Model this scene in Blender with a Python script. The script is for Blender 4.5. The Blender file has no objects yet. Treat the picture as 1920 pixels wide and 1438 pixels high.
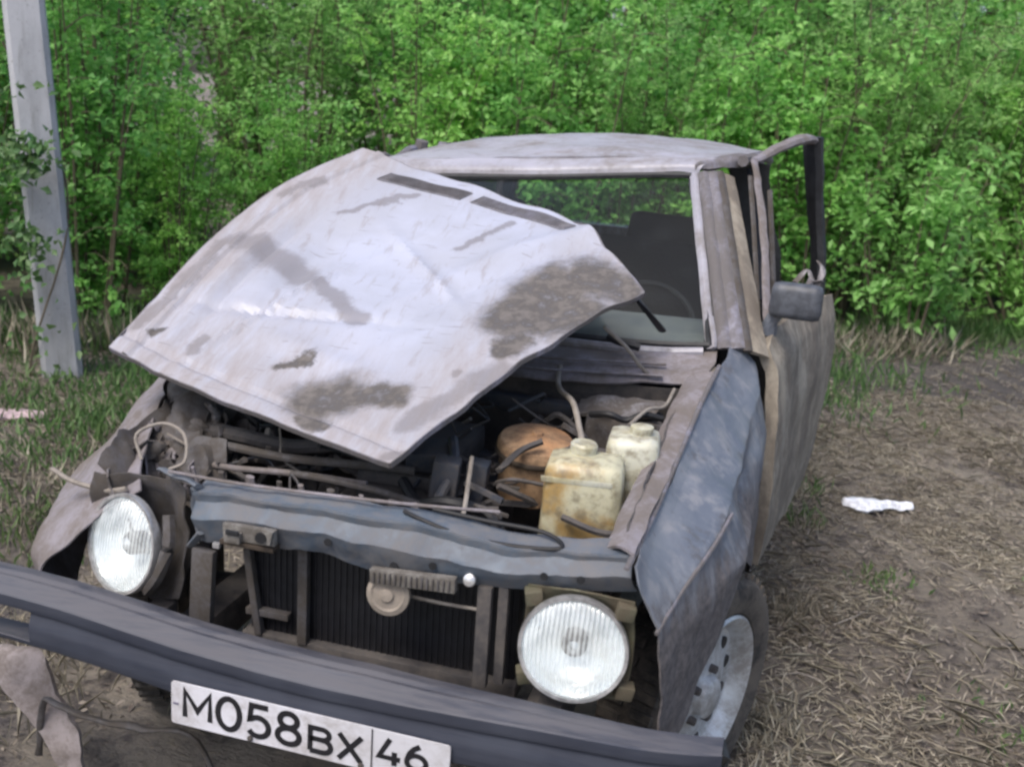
import bpy, bmesh, math, random
import numpy as np
from mathutils import Vector, Matrix, noise
random.seed(7); rng = np.random.default_rng(11)
R = math.radians
scene = bpy.context.scene
C = scene.collection

# ------------------------------------------------------------------ camera
def cam_matrix(loc, yaw, pitch, roll):
    F = Vector((math.sin(yaw)*math.cos(pitch), math.cos(yaw)*math.cos(pitch), -math.sin(pitch)))
    Rt = Vector((math.cos(yaw), -math.sin(yaw), 0)); U = Rt.cross(F)
    R2 = math.cos(roll)*Rt + math.sin(roll)*U; U2 = -math.sin(roll)*Rt + math.cos(roll)*U
    m = Matrix((R2, U2, -F)).transposed().to_4x4(); m.translation = Vector(loc); return m
cam = bpy.data.cameras.new('camera'); co = bpy.data.objects.new('camera', cam); C.objects.link(co)
co.matrix_world = cam_matrix((.797, -1.672, 1.676), R(-14.52), R(15.486), R(3.803))
cam.lens = 37.44; cam.sensor_width = 36; cam.sensor_fit = 'HORIZONTAL'; cam.clip_end = 600; cam.clip_start = .05
cam.dof.use_dof = True; cam.dof.focus_distance = 2.7; cam.dof.aperture_fstop = 4.5
scene.camera = co

# ------------------------------------------------------------------ world and light (open overcast shade)
w = bpy.data.worlds.new("World"); scene.world = w; w.use_nodes = True
nt = w.node_tree; bg = nt.nodes['Background']
sky = nt.nodes.new('ShaderNodeTexSky'); sky.sky_type = 'NISHITA'; sky.sun_disc = False
sky.sun_elevation = R(58); sky.sun_rotation = R(200); sky.air_density = 1.0; sky.dust_density = 4.0; sky.ozone_density = 1.0
nt.links.new(sky.outputs[0], bg.inputs[0]); bg.inputs[1].default_value = .15
sl = bpy.data.lights.new('sun', 'SUN'); sl.energy = 1.4; sl.angle = R(22); sl.color = (1, .96, .9)
so = bpy.data.objects.new('sun', sl); C.objects.link(so)
_e, _r = R(58), R(200)
sd = Vector((math.sin(_r)*math.cos(_e), math.cos(_r)*math.cos(_e), math.sin(_e)))
so.rotation_euler = sd.to_track_quat('Z', 'Y').to_euler()
scene.view_settings.view_transform = 'Standard'; scene.view_settings.look = 'None'
scene.view_settings.exposure = 0.55; scene.view_settings.gamma = 1
scene.render.engine = 'CYCLES'
scene.cycles.filter_width = 2.6

# ------------------------------------------------------------------ tags
def tag(o, label=None, cat=None, group=None, kind=None):
    if label: o['label'] = label
    if cat: o['category'] = cat
    if group: o['group'] = group
    if kind: o['kind'] = kind
    return o
def empty(name, loc, rz=0):
    o = bpy.data.objects.new(name, None); o.empty_display_size = .1; C.objects.link(o)
    o.location = loc; o.rotation_euler = (0, 0, rz); return o

# ------------------------------------------------------------------ materials
class NT:
    def __init__(s, name):
        s.m = bpy.data.materials.new(name); s.m.use_nodes = True; s.t = s.m.node_tree; s.n = s.t.nodes
        s.b = s.n['Principled BSDF']; s.out = s.n['Material Output']
    def L(s, a, b): s.t.links.new(a, b)
    def tex(s, kind='Object'):
        c = s.n.new('ShaderNodeTexCoord'); return c.outputs[kind]
    def mapp(s, v, sc=(1, 1, 1), rot=(0, 0, 0)):
        m = s.n.new('ShaderNodeMapping'); m.inputs['Scale'].default_value = sc; m.inputs['Rotation'].default_value = rot
        s.L(v, m.inputs[0]); return m.outputs[0]
    def noise(s, v, scale, detail=5, rough=.6, dist=0):
        k = s.n.new('ShaderNodeTexNoise'); k.inputs['Scale'].default_value = scale; k.inputs['Detail'].default_value = detail
        k.inputs['Roughness'].default_value = rough; k.inputs['Distortion'].default_value = dist
        s.L(v, k.inputs['Vector']); return k.outputs[0], k.outputs[1]
    def ramp(s, v, lo, hi, a=0, b=1):
        r = s.n.new('ShaderNodeMapRange'); r.interpolation_type = 'SMOOTHSTEP'
        for i, q in enumerate((lo, hi, a, b)): r.inputs[i+1].default_value = q
        s.L(v, r.inputs[0]); return r.outputs[0]
    def mix(s, f, a, b):
        x = s.n.new('ShaderNodeMix'); x.data_type = 'RGBA'
        if isinstance(f, (int, float)): x.inputs[0].default_value = f
        else: s.L(f, x.inputs[0])
        for q, i in ((a, 6), (b, 7)):
            if isinstance(q, tuple): x.inputs[i].default_value = (*q[:3], 1)
            else: s.L(q, x.inputs[i])
        return x.outputs[2]
    def math(s, op, a, b=None, clamp=False):
        x = s.n.new('ShaderNodeMath'); x.operation = op; x.use_clamp = clamp
        for i, q in enumerate((a, b)):
            if q is None: continue
            if isinstance(q, (int, float)): x.inputs[i].default_value = q
            else: s.L(q, x.inputs[i])
        return x.outputs[0]
    def vm(s, op, a, b=None, out=0):
        x = s.n.new('ShaderNodeVectorMath'); x.operation = op
        for i, q in enumerate((a, b)):
            if q is None: continue
            if isinstance(q, tuple): x.inputs[i].default_value = q
            else: s.L(q, x.inputs[i])
        return x.outputs[out]
    def bump(s, h, strength=.3, dist=.01):
        b = s.n.new('ShaderNodeBump'); b.inputs['Strength'].default_value = strength; b.inputs['Distance'].default_value = dist
        s.L(h, b.inputs['Height']); s.L(b.outputs[0], s.b.inputs['Normal']); return b
    def col(s, c):
        if isinstance(c, tuple): s.b.inputs['Base Color'].default_value = (*c[:3], 1)
        else: s.L(c, s.b.inputs['Base Color'])
    def rough(s, r):
        if isinstance(r, (int, float)): s.b.inputs['Roughness'].default_value = r
        else: s.L(r, s.b.inputs['Roughness'])

def worn(name, base, dirt, amount=.5, rough=.5, metal=0., scale=6, streak=(1, 1, 1), base2=None, bump=.25):
    """painted or plain surface with dust and grime of its own"""
    k = NT(name); o = k.tex(); v = k.mapp(o, streak)
    n1, _ = k.noise(v, scale, 8, .68, .4); n2, _ = k.noise(o, scale*7, 4, .7)
    n3, _ = k.noise(o, scale*.45, 3)
    lo = .72 - amount*.5
    f = k.ramp(k.math('ADD', k.math('MULTIPLY', n1, .75), k.math('MULTIPLY', n2, .25)), lo-.12, lo+.14)
    b = k.mix(k.ramp(n3, .35, .65), base, base2 or tuple(x*.8 for x in base))
    k.col(k.mix(f, b, dirt)); k.rough(k.ramp(f, 0, 1, rough, min(1, rough+.35)))
    k.b.inputs['Metallic'].default_value = metal
    k.bump(n2, bump, .004); return k.m
def plain(name, c, rough=.6, metal=0., bump=0, scale=40):
    k = NT(name); n, _ = k.noise(k.tex(), scale, 4)
    k.col(k.mix(k.ramp(n, .35, .65), tuple(x*.75 for x in c), tuple(min(1, x*1.2) for x in c)))
    k.rough(rough); k.b.inputs['Metallic'].default_value = metal
    if bump: k.bump(n, bump, .005)
    return k.m

DUST = (.30, .26, .23)
M = {}
def fendermat():
    k = NT('fender_paint'); o = k.tex()
    n1, _ = k.noise(k.mapp(o, (1, .6, 1.4)), 4, 7, .68, .4); n2, _ = k.noise(k.mapp(o, (1, 1, .22)), 24, 6, .7); n3, _ = k.noise(o, 55, 5, .7)
    s_ = k.n.new('ShaderNodeSeparateXYZ'); k.L(o, s_.inputs[0])
    c = k.mix(k.ramp(n1, .35, .66), (.10, .118, .155), (.175, .19, .222))
    c = k.mix(k.ramp(n2, .48, .66, 0, .6), c, (.25, .25, .265)); n4, _ = k.noise(o, 13, 8, .75); c = k.mix(k.ramp(n4, .56, .64, 0, .6), c, (.085, .08, .082))
    z = k.math('ADD', s_.outputs[2], k.math('MULTIPLY', k.math('SUBTRACT', n2, .5), .30))
    c = k.mix(k.ramp(z, .80, .70, 0, .85), c, k.mix(k.ramp(n3, .35, .65), (.075, .066, .064), (.16, .14, .135)))    # caked grime low down
    k.col(c); k.rough(k.ramp(z, .82, .70, .42, .85)); k.bump(n3, .3, .004); return k.m
M['fender'] = fendermat()
M['side'] = worn('mud_covered_side', (.33, .29, .23), (.17, .145, .12), .5, .75, scale=6, streak=(1, 1, .5), base2=(.40, .36, .30))
M['roof'] = worn('dusty_roof_paint', (.33, .325, .38), (.20, .185, .18), .42, .38, scale=5, base2=(.38, .375, .43))
M['pillar'] = worn('pillar_paint', (.25, .245, .31), (.12, .11, .11), .6, .5, scale=9, streak=(1, 1, .3))
M['blue'] = worn('support_paint', (.06, .083, .118), (.14, .14, .148), .46, .5, scale=11, base2=(.10, .128, .165))
M['lilac'] = worn('dirty_lilac_metal', (.27, .25, .28), (.15, .13, .12), .5, .65, scale=8)
M['bay'] = worn('oily_bay_metal', (.05, .047, .05), (.11, .098, .09), .45, .7, scale=14)
M['bayblue'] = worn('oily_blue_metal', (.03, .038, .055), (.09, .08, .075), .4, .55, scale=14)
M['pale'] = worn('crumpled_bare_metal', (.30, .29, .31), (.11, .095, .085), .6, .55, .25, scale=16)
M['black'] = plain('black_plastic', (.016, .017, .02), .5, 0, .3)
M['seatfab'] = plain('dark_seat_fabric', (.013, .015, .022), .9, 0, .4, 90)
M['dash'] = worn('dusty_dashboard', (.07, .085, .11), (.13, .14, .15), .5, .75, scale=8)
M['rubber'] = worn('tyre_rubber', (.022, .022, .024), (.12, .105, .09), .5, .85, scale=9)
M['rim'] = worn('wheel_rim_steel', (.62, .66, .70), (.30, .29, .28), .40, .3, .25, scale=12)
M['grime'] = worn('grimy_steel', (.10, .095, .10), (.07, .06, .052), .5, .7, scale=18)
M['chrome'] = plain('headlamp_ring', (.62, .62, .63), .28, .7)
M['bracket'] = worn('zinc_bracket', (.15, .15, .10), (.12, .10, .07), .5, .6, .3, scale=14)
M['horn'] = worn('dusty_horn', (.22, .19, .16), (.30, .26, .22), .5, .75, scale=22)
M['cream'] = worn('pale_clip_metal', (.25, .24, .225), (.10, .09, .08), .55, .6, .0, scale=20)
M['filter'] = worn('rusty_air_filter', (.42, .20, .085), (.14, .09, .06), .45, .7, scale=9, base2=(.50, .33, .19))
M['plate'] = worn('plate_white', (.68, .68, .74), (.38, .36, .36), .36, .45, scale=8, base2=(.58, .58, .62), bump=.05)
M['ink'] = plain('plate_black', (.012, .012, .016), .5)
M['hose'] = plain('black_hose', (.012, .012, .014), .6)
M['wire'] = worn('dusty_wire', (.20, .175, .15), (.30, .27, .24), .5, .8, scale=20)
M['seal'] = plain('window_rubber', (.02, .021, .024), .6)
M['white'] = plain('white_plastic', (.72, .74, .80), .5)
M['bark'] = worn('stem_bark', (.16, .13, .09), (.10, .085, .06), .5, .9, scale=20)

def glassmat():
    k = NT('window_glass'); k.b.inputs['Base Color'].default_value = (.9, .96, .95, 1)
    g = k.n.new('ShaderNodeBsdfTransparent'); g.inputs[0].default_value = (.93, .96, .95, 1)
    gl = k.n.new('ShaderNodeBsdfGlossy'); gl.inputs['Roughness'].default_value = .05
    fr = k.n.new('ShaderNodeFresnel'); fr.inputs[0].default_value = 1.22
    d = k.n.new('ShaderNodeBsdfDiffuse'); d.inputs[0].default_value = (.22, .24, .26, 1)
    n, _ = k.noise(k.tex(), 14, 5); f = k.ramp(n, .5, .85, .0, .04)
    m1 = k.n.new('ShaderNodeMixShader'); k.L(fr.outputs[0], m1.inputs[0]); k.L(g.outputs[0], m1.inputs[1]); k.L(gl.outputs[0], m1.inputs[2])
    m2 = k.n.new('ShaderNodeMixShader'); k.L(f, m2.inputs[0]); k.L(m1.outputs[0], m2.inputs[1]); k.L(d.outputs[0], m2.inputs[2])
    k.L(m2.outputs[0], k.out.inputs[0]); return k.m
M['glass'] = glassmat()
def lensmat():
    k = NT('headlamp_glass'); o = k.tex()
    wv = k.n.new('ShaderNodeTexWave'); wv.inputs['Scale'].default_value = 34; wv.inputs['Distortion'].default_value = 1.5; k.L(o, wv.inputs[0])
    n, _ = k.noise(o, 26, 4)
    t = k.n.new('ShaderNodeBsdfTransparent'); t.inputs[0].default_value = (.97, 1, .99, 1)
    g = k.n.new('ShaderNodeBsdfGlossy'); g.inputs['Roughness'].default_value = .08
    bp = k.n.new('ShaderNodeBump'); bp.inputs['Strength'].default_value = .5; bp.inputs['Distance'].default_value = .004
    k.L(k.math('ADD', wv.outputs['Fac'], k.math('MULTIPLY', n, 2)), bp.inputs['Height']); k.L(bp.outputs[0], g.inputs['Normal'])
    d = k.n.new('ShaderNodeBsdfDiffuse'); d.inputs[0].default_value = (.90, .96, .97, 1)
    m1 = k.n.new('ShaderNodeMixShader'); m1.inputs[0].default_value = .13; k.L(t.outputs[0], m1.inputs[1]); k.L(g.outputs[0], m1.inputs[2])
    m2 = k.n.new('ShaderNodeMixShader'); k.L(k.ramp(k.math('ADD', k.math('MULTIPLY', n, .75), k.math('MULTIPLY', wv.outputs['Fac'], .25)), .30, .75, .12, .50), m2.inputs[0]); k.L(m1.outputs[0], m2.inputs[1]); k.L(d.outputs[0], m2.inputs[2])
    k.L(m2.outputs[0], k.out.inputs[0]); return k.m
M['lens'] = lensmat()
def reflmat():
    k = NT('headlamp_reflector'); n, _ = k.noise(k.tex(), 16, 3)
    k.col((.95, .97, .99)); k.rough(.2); k.b.inputs['Metallic'].default_value = .25; k.bump(n, .5, .014); return k.m
M['refl'] = reflmat()
def jugmat(name, a, bcol):
    k = NT(name); o = k.tex(); n, _ = k.noise(o, 9, 5, .6, .5); n2, _ = k.noise(o, 40, 4)
    c = k.mix(k.ramp(n, .45, .68), a, bcol); c = k.mix(k.ramp(n2, .42, .72, 0, .75), c, (.18, .15, .10))
    k.col(c); k.rough(.38); k.b.inputs['Subsurface Weight'].default_value = .25; k.b.inputs['Subsurface Radius'].default_value = (.03, .025, .01)
    k.b.inputs['Subsurface Scale'].default_value = .5; return k.m
M['jug'] = jugmat('yellowed_plastic', (.52, .50, .36), (.36, .24, .09))
M['jugpale'] = jugmat('pale_plastic', (.54, .54, .45), (.42, .38, .24))

# hood: lilac grey paint with mud patches of their own shape, laid out in the panel's own UV
MUD = [(.875,.600,.875,.800,.074),(.925,.662,.985,.800,.060),(.900,.880,.965,.950,.060),(.938,.500,.955,.575,.030),
 (.637,.105,.688,.150,.070),(.700,.138,.838,.212,.036),(.650,.030,.725,.030,.022),(.463,.150,.525,.212,.014),
 (.078,.095,.100,.113,.014)]
DULL = [(.100,.512,.287,.475,.045),(.287,.475,.550,.388,.024),(.212,.738,.300,.887,.011),(.588,.738,.600,.900,.011),
 (.912,.350,.912,.362,.013),(.212,.100,.225,.150,.018),(.037,.738,.062,.812,.02),(.02,.1,.05,.5,.02),(.975,.02,.988,.037,.02),
 (.93,.15,.99,.45,.03)]
def hoodmat():
    k = NT('hood_paint'); uv = k.tex('UV'); o = k.tex()
    _, nc = k.noise(o, 9, 6, .7)
    off = k.vm('MULTIPLY', k.vm('SUBTRACT', nc, (.5, .5, .5)), (.11, .11, 0))
    p = k.vm('ADD', uv, off)
    def seg(q):
        ax, ay, bx, by, r = q
        a = (ax, ay, 0); d = (bx-ax, by-ay, 0); L2 = max(1e-6, d[0]**2+d[1]**2)
        pa = k.vm('SUBTRACT', p, a)
        h = k.math('DIVIDE', k.vm('DOT_PRODUCT', pa, d, 1), L2, True)
        sc = k.n.new('ShaderNodeVectorMath'); sc.operation = 'SCALE'; sc.inputs[0].default_value = d; k.L(h, sc.inputs['Scale'])
        e = k.vm('LENGTH', k.vm('SUBTRACT', pa, sc.outputs[0]), None, 1)
        return k.ramp(e, r*1.6, r*.65)
    def union(lst):
        r = None
        for q in lst:
            s_ = seg(q); r = s_ if r is None else k.math('MAXIMUM', r, s_)
        return r
    mud = union(MUD); dull = union(DULL)
    n1, _ = k.noise(o, 3, 6, .6, .5); n2, _ = k.noise(o, 26, 6, .65); n3, _ = k.noise(k.mapp(o, (4, 1, 1), (0, 0, .5)), 8, 6, .7)
    base = k.mix(k.ramp(n1, .35, .65), (.415, .435, .53), (.36, .37, .43))
    sep = k.n.new('ShaderNodeSeparateXYZ'); k.L(uv, sep.inputs[0])
    # old dust: pinkish film on the front and the left of the panel
    film = k.math('MAXIMUM', k.math('MAXIMUM', k.ramp(sep.outputs[1], .45, .05), k.ramp(sep.outputs[0], .25, .05)), k.math('MULTIPLY', k.ramp(sep.outputs[0], .72, .9), .8))
    film = k.math('MULTIPLY', film, k.ramp(n3, .3, .6, .3, .9))
    base = k.mix(k.math('MULTIPLY', film, .85), base, (.285, .255, .252))
    base = k.mix(k.ramp(n3, .54, .68, 0, .55), base, (.27, .245, .25)); n6, _ = k.noise(k.mapp(o, (1, 9, 1), (0, 0, .9)), 14, 3, .5); base = k.mix(k.ramp(n6, .66, .70, 0, .5), base, (.20, .18, .18)); 
    c = k.mix(k.math('MULTIPLY', dull, .68), base, (.17, .155, .16))
    mc = k.mix(k.ramp(n2, .35, .65), (.045, .040, .036), (.135, .12, .11))
    mf = k.math('MULTIPLY', mud, k.ramp(n2, .25, .5, .62, 1))
    c = k.mix(k.math('MULTIPLY', mf, .96), c, mc)
    k.col(c); k.rough(k.ramp(k.math('MAXIMUM', film, mf), 0, 1, .36, .85))
    b = k.bump(k.math('ADD', k.math('MULTIPLY', mud, .8), k.math('MULTIPLY', n2, .3)), .35, .006)
    return k.m
M['hood'] = hoodmat()
M['under'] = worn('rusty_underside', (.045, .032, .024), (.09, .07, .05), .5, .8, scale=10)

def bumpermat():
    k = NT('bumper_metal'); o = k.tex()
    n1, _ = k.noise(k.mapp(o, (.6, 3, 12)), 9, 6, .7); n2, _ = k.noise(o, 4, 4)
    c = k.mix(k.ramp(n2, .35, .65), (.020, .026, .045), (.035, .043, .066))
    g = k.n.new('ShaderNodeNewGeometry'); s_ = k.n.new('ShaderNodeSeparateXYZ'); k.L(g.outputs['Normal'], s_.inputs[0])
    dust = k.math('MULTIPLY', k.ramp(s_.outputs[2], .45, .95, .16, .9), k.ramp(n1, .30, .62, .3, 1))      # dust settles on what faces up
    c = k.mix(k.math('MULTIPLY', dust, .75), c, (.135, .13, .14)); k.col(c); k.rough(k.ramp(n1, .3, .7, .5, .75))
    k.b.inputs['Metallic'].default_value = .15; k.bump(n1, .3, .003); return k.m
M['bumper'] = bumpermat()

# ------------------------------------------------------------------ mesh helpers
def mk(name, verts, faces, mat, parent=None, smooth=True, uvs=None):
    me = bpy.data.meshes.new(name); me.from_pydata([tuple(v) for v in verts], [], faces); me.update()
    if uvs is not None:
        l = me.uv_layers.new(name='UVMap')
        for p in me.polygons:
            for li, vi in zip(p.loop_indices, p.vertices): l.data[li].uv = uvs[vi]
    if smooth: me.polygons.foreach_set('use_smooth', [True]*len(me.polygons))
    me.materials.append(mat) if mat else None
    o = bpy.data.objects.new(name, me); C.objects.link(o)
    if parent is not None:
        o.parent = parent
        o.matrix_parent_inverse = Matrix.Identity(4)
    return o
def cr(a, t):
    n = len(a)-1
    if n == 0: return a[0]
    x = min(t*n, n-1e-9); k = int(x); f = x-k
    g = lambda i: a[i] if 0 <= i <= n else (2*a[0]-a[1] if i < 0 else 2*a[n]-a[n-1])
    p0, p1, p2, p3 = g(k-1), g(k), g(k+1), g(k+2)
    return .5*((2*p1)+(-p0+p2)*f+(2*p0-5*p1+4*p2-p3)*f*f+(-p0+3*p1-3*p2+p3)*f**3)
def lin(a, t):
    n = len(a)-1; x = min(t*n, n-1e-9); k = int(x); f = x-k; return a[k]*(1-f)+a[k+1]*f
def crumple(p, amp, sc, seed=0):
    v = noise.noise_vector(Vector(p)*sc+Vector((seed*7.3, seed*3.1, seed)))
    v2 = noise.noise_vector(Vector(p)*sc*2.6+Vector((seed, 5, 9)))
    return np.array(p)+amp*(np.array(v)+.45*np.array(v2))
PO = np.array([0., 0., 0.])
class MB:
    """collects shapes in car space; build() makes one mesh object with the parent's origin"""
    def __init__(s): s.v = []; s.f = []; s.uv = None
    def add(s, v, f):
        b = len(s.v); s.v += [np.array(q, float) for q in v]; s.f += [tuple(i+b for i in q) for q in f]; return s
    def box(s, c, d, rot=(0, 0, 0), bev=.12, taper=1.):
        """bevelled box"""
        hx, hy, hz = [q/2 for q in d]; e = bev*min(hx, hy, hz)*2*.5
        bm = bmesh.new(); bmesh.ops.create_cube(bm, size=1)
        for v in bm.verts: v.co = Vector((v.co.x*d[0]*(taper if v.co.z > 0 else 1), v.co.y*d[1]*(taper if v.co.z > 0 else 1), v.co.z*d[2]))
        if bev: bmesh.ops.bevel(bm, geom=list(bm.edges), offset=e, segments=2, affect='EDGES', profile=.6)
        m = Matrix.Translation(Vector(c)) @ Matrix.Rotation(rot[2], 4, 'Z') @ Matrix.Rotation(rot[1], 4, 'Y') @ Matrix.Rotation(rot[0], 4, 'X')
        bm.transform(m); bm.verts.index_update()
        s.add([v.co[:] for v in bm.verts], [[v.index for v in f.verts] for f in bm.faces]); bm.free(); return s
    def tube(s, pts, r, n=8, sm=6, flat=1.):
        pts = [np.array(p, float) for p in pts]
        if sm > 1 and len(pts) > 2: P = [cr(pts, i/((len(pts)-1)*sm)) for i in range((len(pts)-1)*sm+1)]
        else: P = pts
        rr = r if isinstance(r, (list, tuple)) else [r]
        V = []; F = []; up = np.array([.13, .21, .97])
        for i, p in enumerate(P):
            t = P[min(i+1, len(P)-1)]-P[max(i-1, 0)]; t = t/(np.linalg.norm(t)+1e-9)
            a = np.cross(t, up); a = a/(np.linalg.norm(a)+1e-9); b = np.cross(t, a)
            q = i/(len(P)-1)*(len(rr)-1); k = min(int(q), len(rr)-2) if len(rr) > 1 else 0
            rad = rr[0] if len(rr) == 1 else rr[k]*(1-(q-k))+rr[k+1]*(q-k)
            for j in range(n):
                th = 2*math.pi*j/n; V.append(p+rad*(math.cos(th)*a+flat*math.sin(th)*b))
        for i in range(len(P)-1):
            for j in range(n): F.append((i*n+j, i*n+(j+1) % n, (i+1)*n+(j+1) % n, (i+1)*n+j))
        F.append(tuple(range(n-1, -1, -1))); F.append(tuple((len(P)-1)*n+j for j in range(n)))
        return s.add(V, F)
    def lathe(s, prof, c, axis=(0, 0, 1), n=32, up=None, caps=True):
        """prof: (radius, height) pairs about axis at c"""
        ax = Vector(axis).normalized(); q = ax.to_track_quat('Z', 'Y').to_matrix()
        V = []; F = []; m = len(prof)
        for (r, h) in prof:
            for j in range(n):
                th = 2*math.pi*j/n; V.append(np.array(Vector(c)+q @ Vector((r*math.cos(th), r*math.sin(th), h))))
        for i in range(m-1):
            for j in range(n): F.append((i*n+j, i*n+(j+1) % n, (i+1)*n+(j+1) % n, (i+1)*n+j))
        caps = caps and not (abs(prof[0][0]-prof[-1][0]) < 1e-5 and abs(prof[0][1]-prof[-1][1]) < 1e-5)
        if caps and prof[0][0] > 1e-4: F.append(tuple(range(n-1, -1, -1)))
        if caps and prof[-1][0] > 1e-4: F.append(tuple((m-1)*n+j for j in range(n)))
        return s.add(V, F)
    def sheet(s, rows, nu=20, nv=20, th=.003, crum=None, smooth=(True, True), skip=None):
        """surface through control rows, with thickness"""
        rows = [[np.array(p, float) for p in r] for r in rows]
        fu = cr if smooth[0] else lin; fv = cr if smooth[1] else lin
        rr = [[fu(r, j/nu) for j in range(nu+1)] for r in rows]
        G = [[fv([rr[i][j] for i in range(len(rr))], a/nv) for j in range(nu+1)] for a in range(nv+1)]
        if crum: G = [[crumple(p, *crum) for p in r] for r in G]
        N = [[None]*(nu+1) for _ in range(nv+1)]
        for a in range(nv+1):
            for b in range(nu+1):
                du = G[a][min(b+1, nu)]-G[a][max(b-1, 0)]; dv = G[min(a+1, nv)][b]-G[max(a-1, 0)][b]
                n_ = np.cross(du, dv); N[a][b] = n_/(np.linalg.norm(n_)+1e-9)
        W = nu+1; K = W*(nv+1)
        V = [G[a][b] for a in range(nv+1) for b in range(W)]+[G[a][b]-th*N[a][b] for a in range(nv+1) for b in range(W)]
        F = []; cells = {(a, b) for a in range(nv) for b in range(nu) if not (skip and skip((b+.5)/nu, (a+.5)/nv))}
        for (a, b) in cells:
            i = a*W+b
            F.append((i, i+1, i+1+W, i+W)); F.append((K+i, K+i+W, K+i+1+W, K+i+1))
            if (a, b-1) not in cells: F.append((i, i+W, K+i+W, K+i))
            if (a, b+1) not in cells: F.append((i+1, K+i+1, K+i+1+W, i+1+W))
            if (a-1, b) not in cells: F.append((i, K+i, K+i+1, i+1))
            if (a+1, b) not in cells: F.append((i+W, i+W+1, K+i+W+1, K+i+W))
        s.last_uv = [(b/nu, a/nv) for a in range(nv+1) for b in range(W)]*2
        return s.add(V, F)
    def build(s, name, mat, parent=None, smooth=True, crum=None, uv=False, sharp=35):
        org = PO if parent is not None else np.array([0., 0., 0.])
        V = s.v
        if crum: V = [crumple(p, *crum) for p in V]
        o = mk(name, [v-org for v in V], s.f, mat, parent, smooth, s.last_uv if uv else None)
        if smooth:
            me = o.data; bm = bmesh.new(); bm.from_mesh(me)
            for e in bm.edges:
                if len(e.link_faces) == 2 and e.calc_face_angle(0) > R(sharp): e.smooth = False
            bm.to_mesh(me); bm.free()
        return o

# ------------------------------------------------------------------ ground
def H(x, y):
    """terrain height"""
    h = .035*noise.noise(Vector((x*.5, y*.5, 3)))+.018*noise.noise(Vector((x*1.9, y*1.9, 1)))
    return h-.02
def groundmat():
    k = NT('dirt_ground'); o = k.tex()
    n1, _ = k.noise(o, .9, 6, .6, .3); n2, _ = k.noise(o, 9, 8, .7); n3, _ = k.noise(k.mapp(o, (1, 2.2, 1), (0, 0, .3)), 28, 5, .75)
    c = k.mix(k.ramp(n1, .38, .62), (.18, .155, .13), (.29, .255, .21))
    c = k.mix(k.ramp(n2, .45, .65), c, (.085, .072, .068))
    n5, _ = k.noise(o, .55, 3, .5, .6); c = k.mix(k.ramp(n5, .52, .66, 0, .7), c, (.085, .078, .085)); sp_ = k.n.new('ShaderNodeSeparateXYZ'); k.L(o, sp_.inputs[0]); yy = k.math('ADD', k.math('SUBTRACT', sp_.outputs[1], k.math('MULTIPLY', sp_.outputs[0], .45)), k.math('MULTIPLY', n1, 1.6)); dark_band = k.math('MULTIPLY', k.ramp(yy, 4.6, 5.3), k.ramp(sp_.outputs[0], .6, 1.0)); c = k.mix(k.math('MULTIPLY', dark_band, .8), c, (.075, .067, .068))  # soil colour goes darker in a band at the back right
    c = k.mix(k.ramp(n3, .54, .70, 0, .65), c, (.28, .235, .165))
    g, _ = k.noise(o, 1.7, 4); c = k.mix(k.ramp(g, .60, .72, 0, .5), c, (.09, .12, .05))
    k.col(c); k.rough(.95); k.bump(k.math('ADD', n2, n3), .9, .03); return k.m
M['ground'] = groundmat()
xs = np.concatenate([[-200, -80, -30, -14], np.linspace(-8, 6, 225), [12, 30, 80, 200]])
ys = np.concatenate([[-200, -60, -15], np.linspace(-3, 10, 210), [16, 30, 80, 250]])
V = []; F = []; nx = len(xs)
for y in ys:
    for x in xs:
        z = H(x, y)
        if -8 <= x <= 6 and -3 <= y <= 10: z += .012*noise.noise(Vector((x*7, y*7, 5)))+.007*noise.noise(Vector((x*19, y*19, 2)))
        V.append((x, y, z))
for j in range(len(ys)-1):
    for i in range(nx-1): F.append((j*nx+i, j*nx+i+1, (j+1)*nx+i+1, (j+1)*nx+i))
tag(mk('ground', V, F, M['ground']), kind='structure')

# ------------------------------------------------------------------ leaves and blades (numpy)
def quadcloud(name, cen, d, n, ln, wd, mat, parent=None, fold=.25):
    """many small folded leaves: centre, direction, normal, length, width"""
    d = d/np.linalg.norm(d, axis=1, keepdims=True); s = np.cross(d, n); s /= np.linalg.norm(s, axis=1, keepdims=True)+1e-9
    nn = np.cross(s, d); L = ln[:, None]; W = wd[:, None]
    v0 = cen-d*L*.5; v2 = cen+d*L*.5-nn*L*.12; m = cen-d*L*.06
    v1 = m+s*W*.5+nn*W*fold; v3 = m-s*W*.5+nn*W*fold
    V = np.stack([v0, v1, v2, v3], 1).reshape(-1, 3); k = len(cen); b = np.arange(k)*4
    F = np.stack([np.stack([b, b+1, b+2], 1), np.stack([b, b+2, b+3], 1)], 1).reshape(-1, 3)
    me = bpy.data.meshes.new(name); me.vertices.add(len(V)); me.vertices.foreach_set('co', V.ravel())
    me.loops.add(F.size); me.loops.foreach_set('vertex_index', F.ravel().astype(np.int32))
    me.polygons.add(len(F)); me.polygons.foreach_set('loop_start', (np.arange(len(F))*3).astype(np.int32))
    me.polygons.foreach_set('loop_total', np.full(len(F), 3, np.int32)); me.update(); me.validate()
    me.materials.append(mat); o = bpy.data.objects.new(name, me); C.objects.link(o)
    if parent is not None: o.parent = parent
    return o
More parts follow.
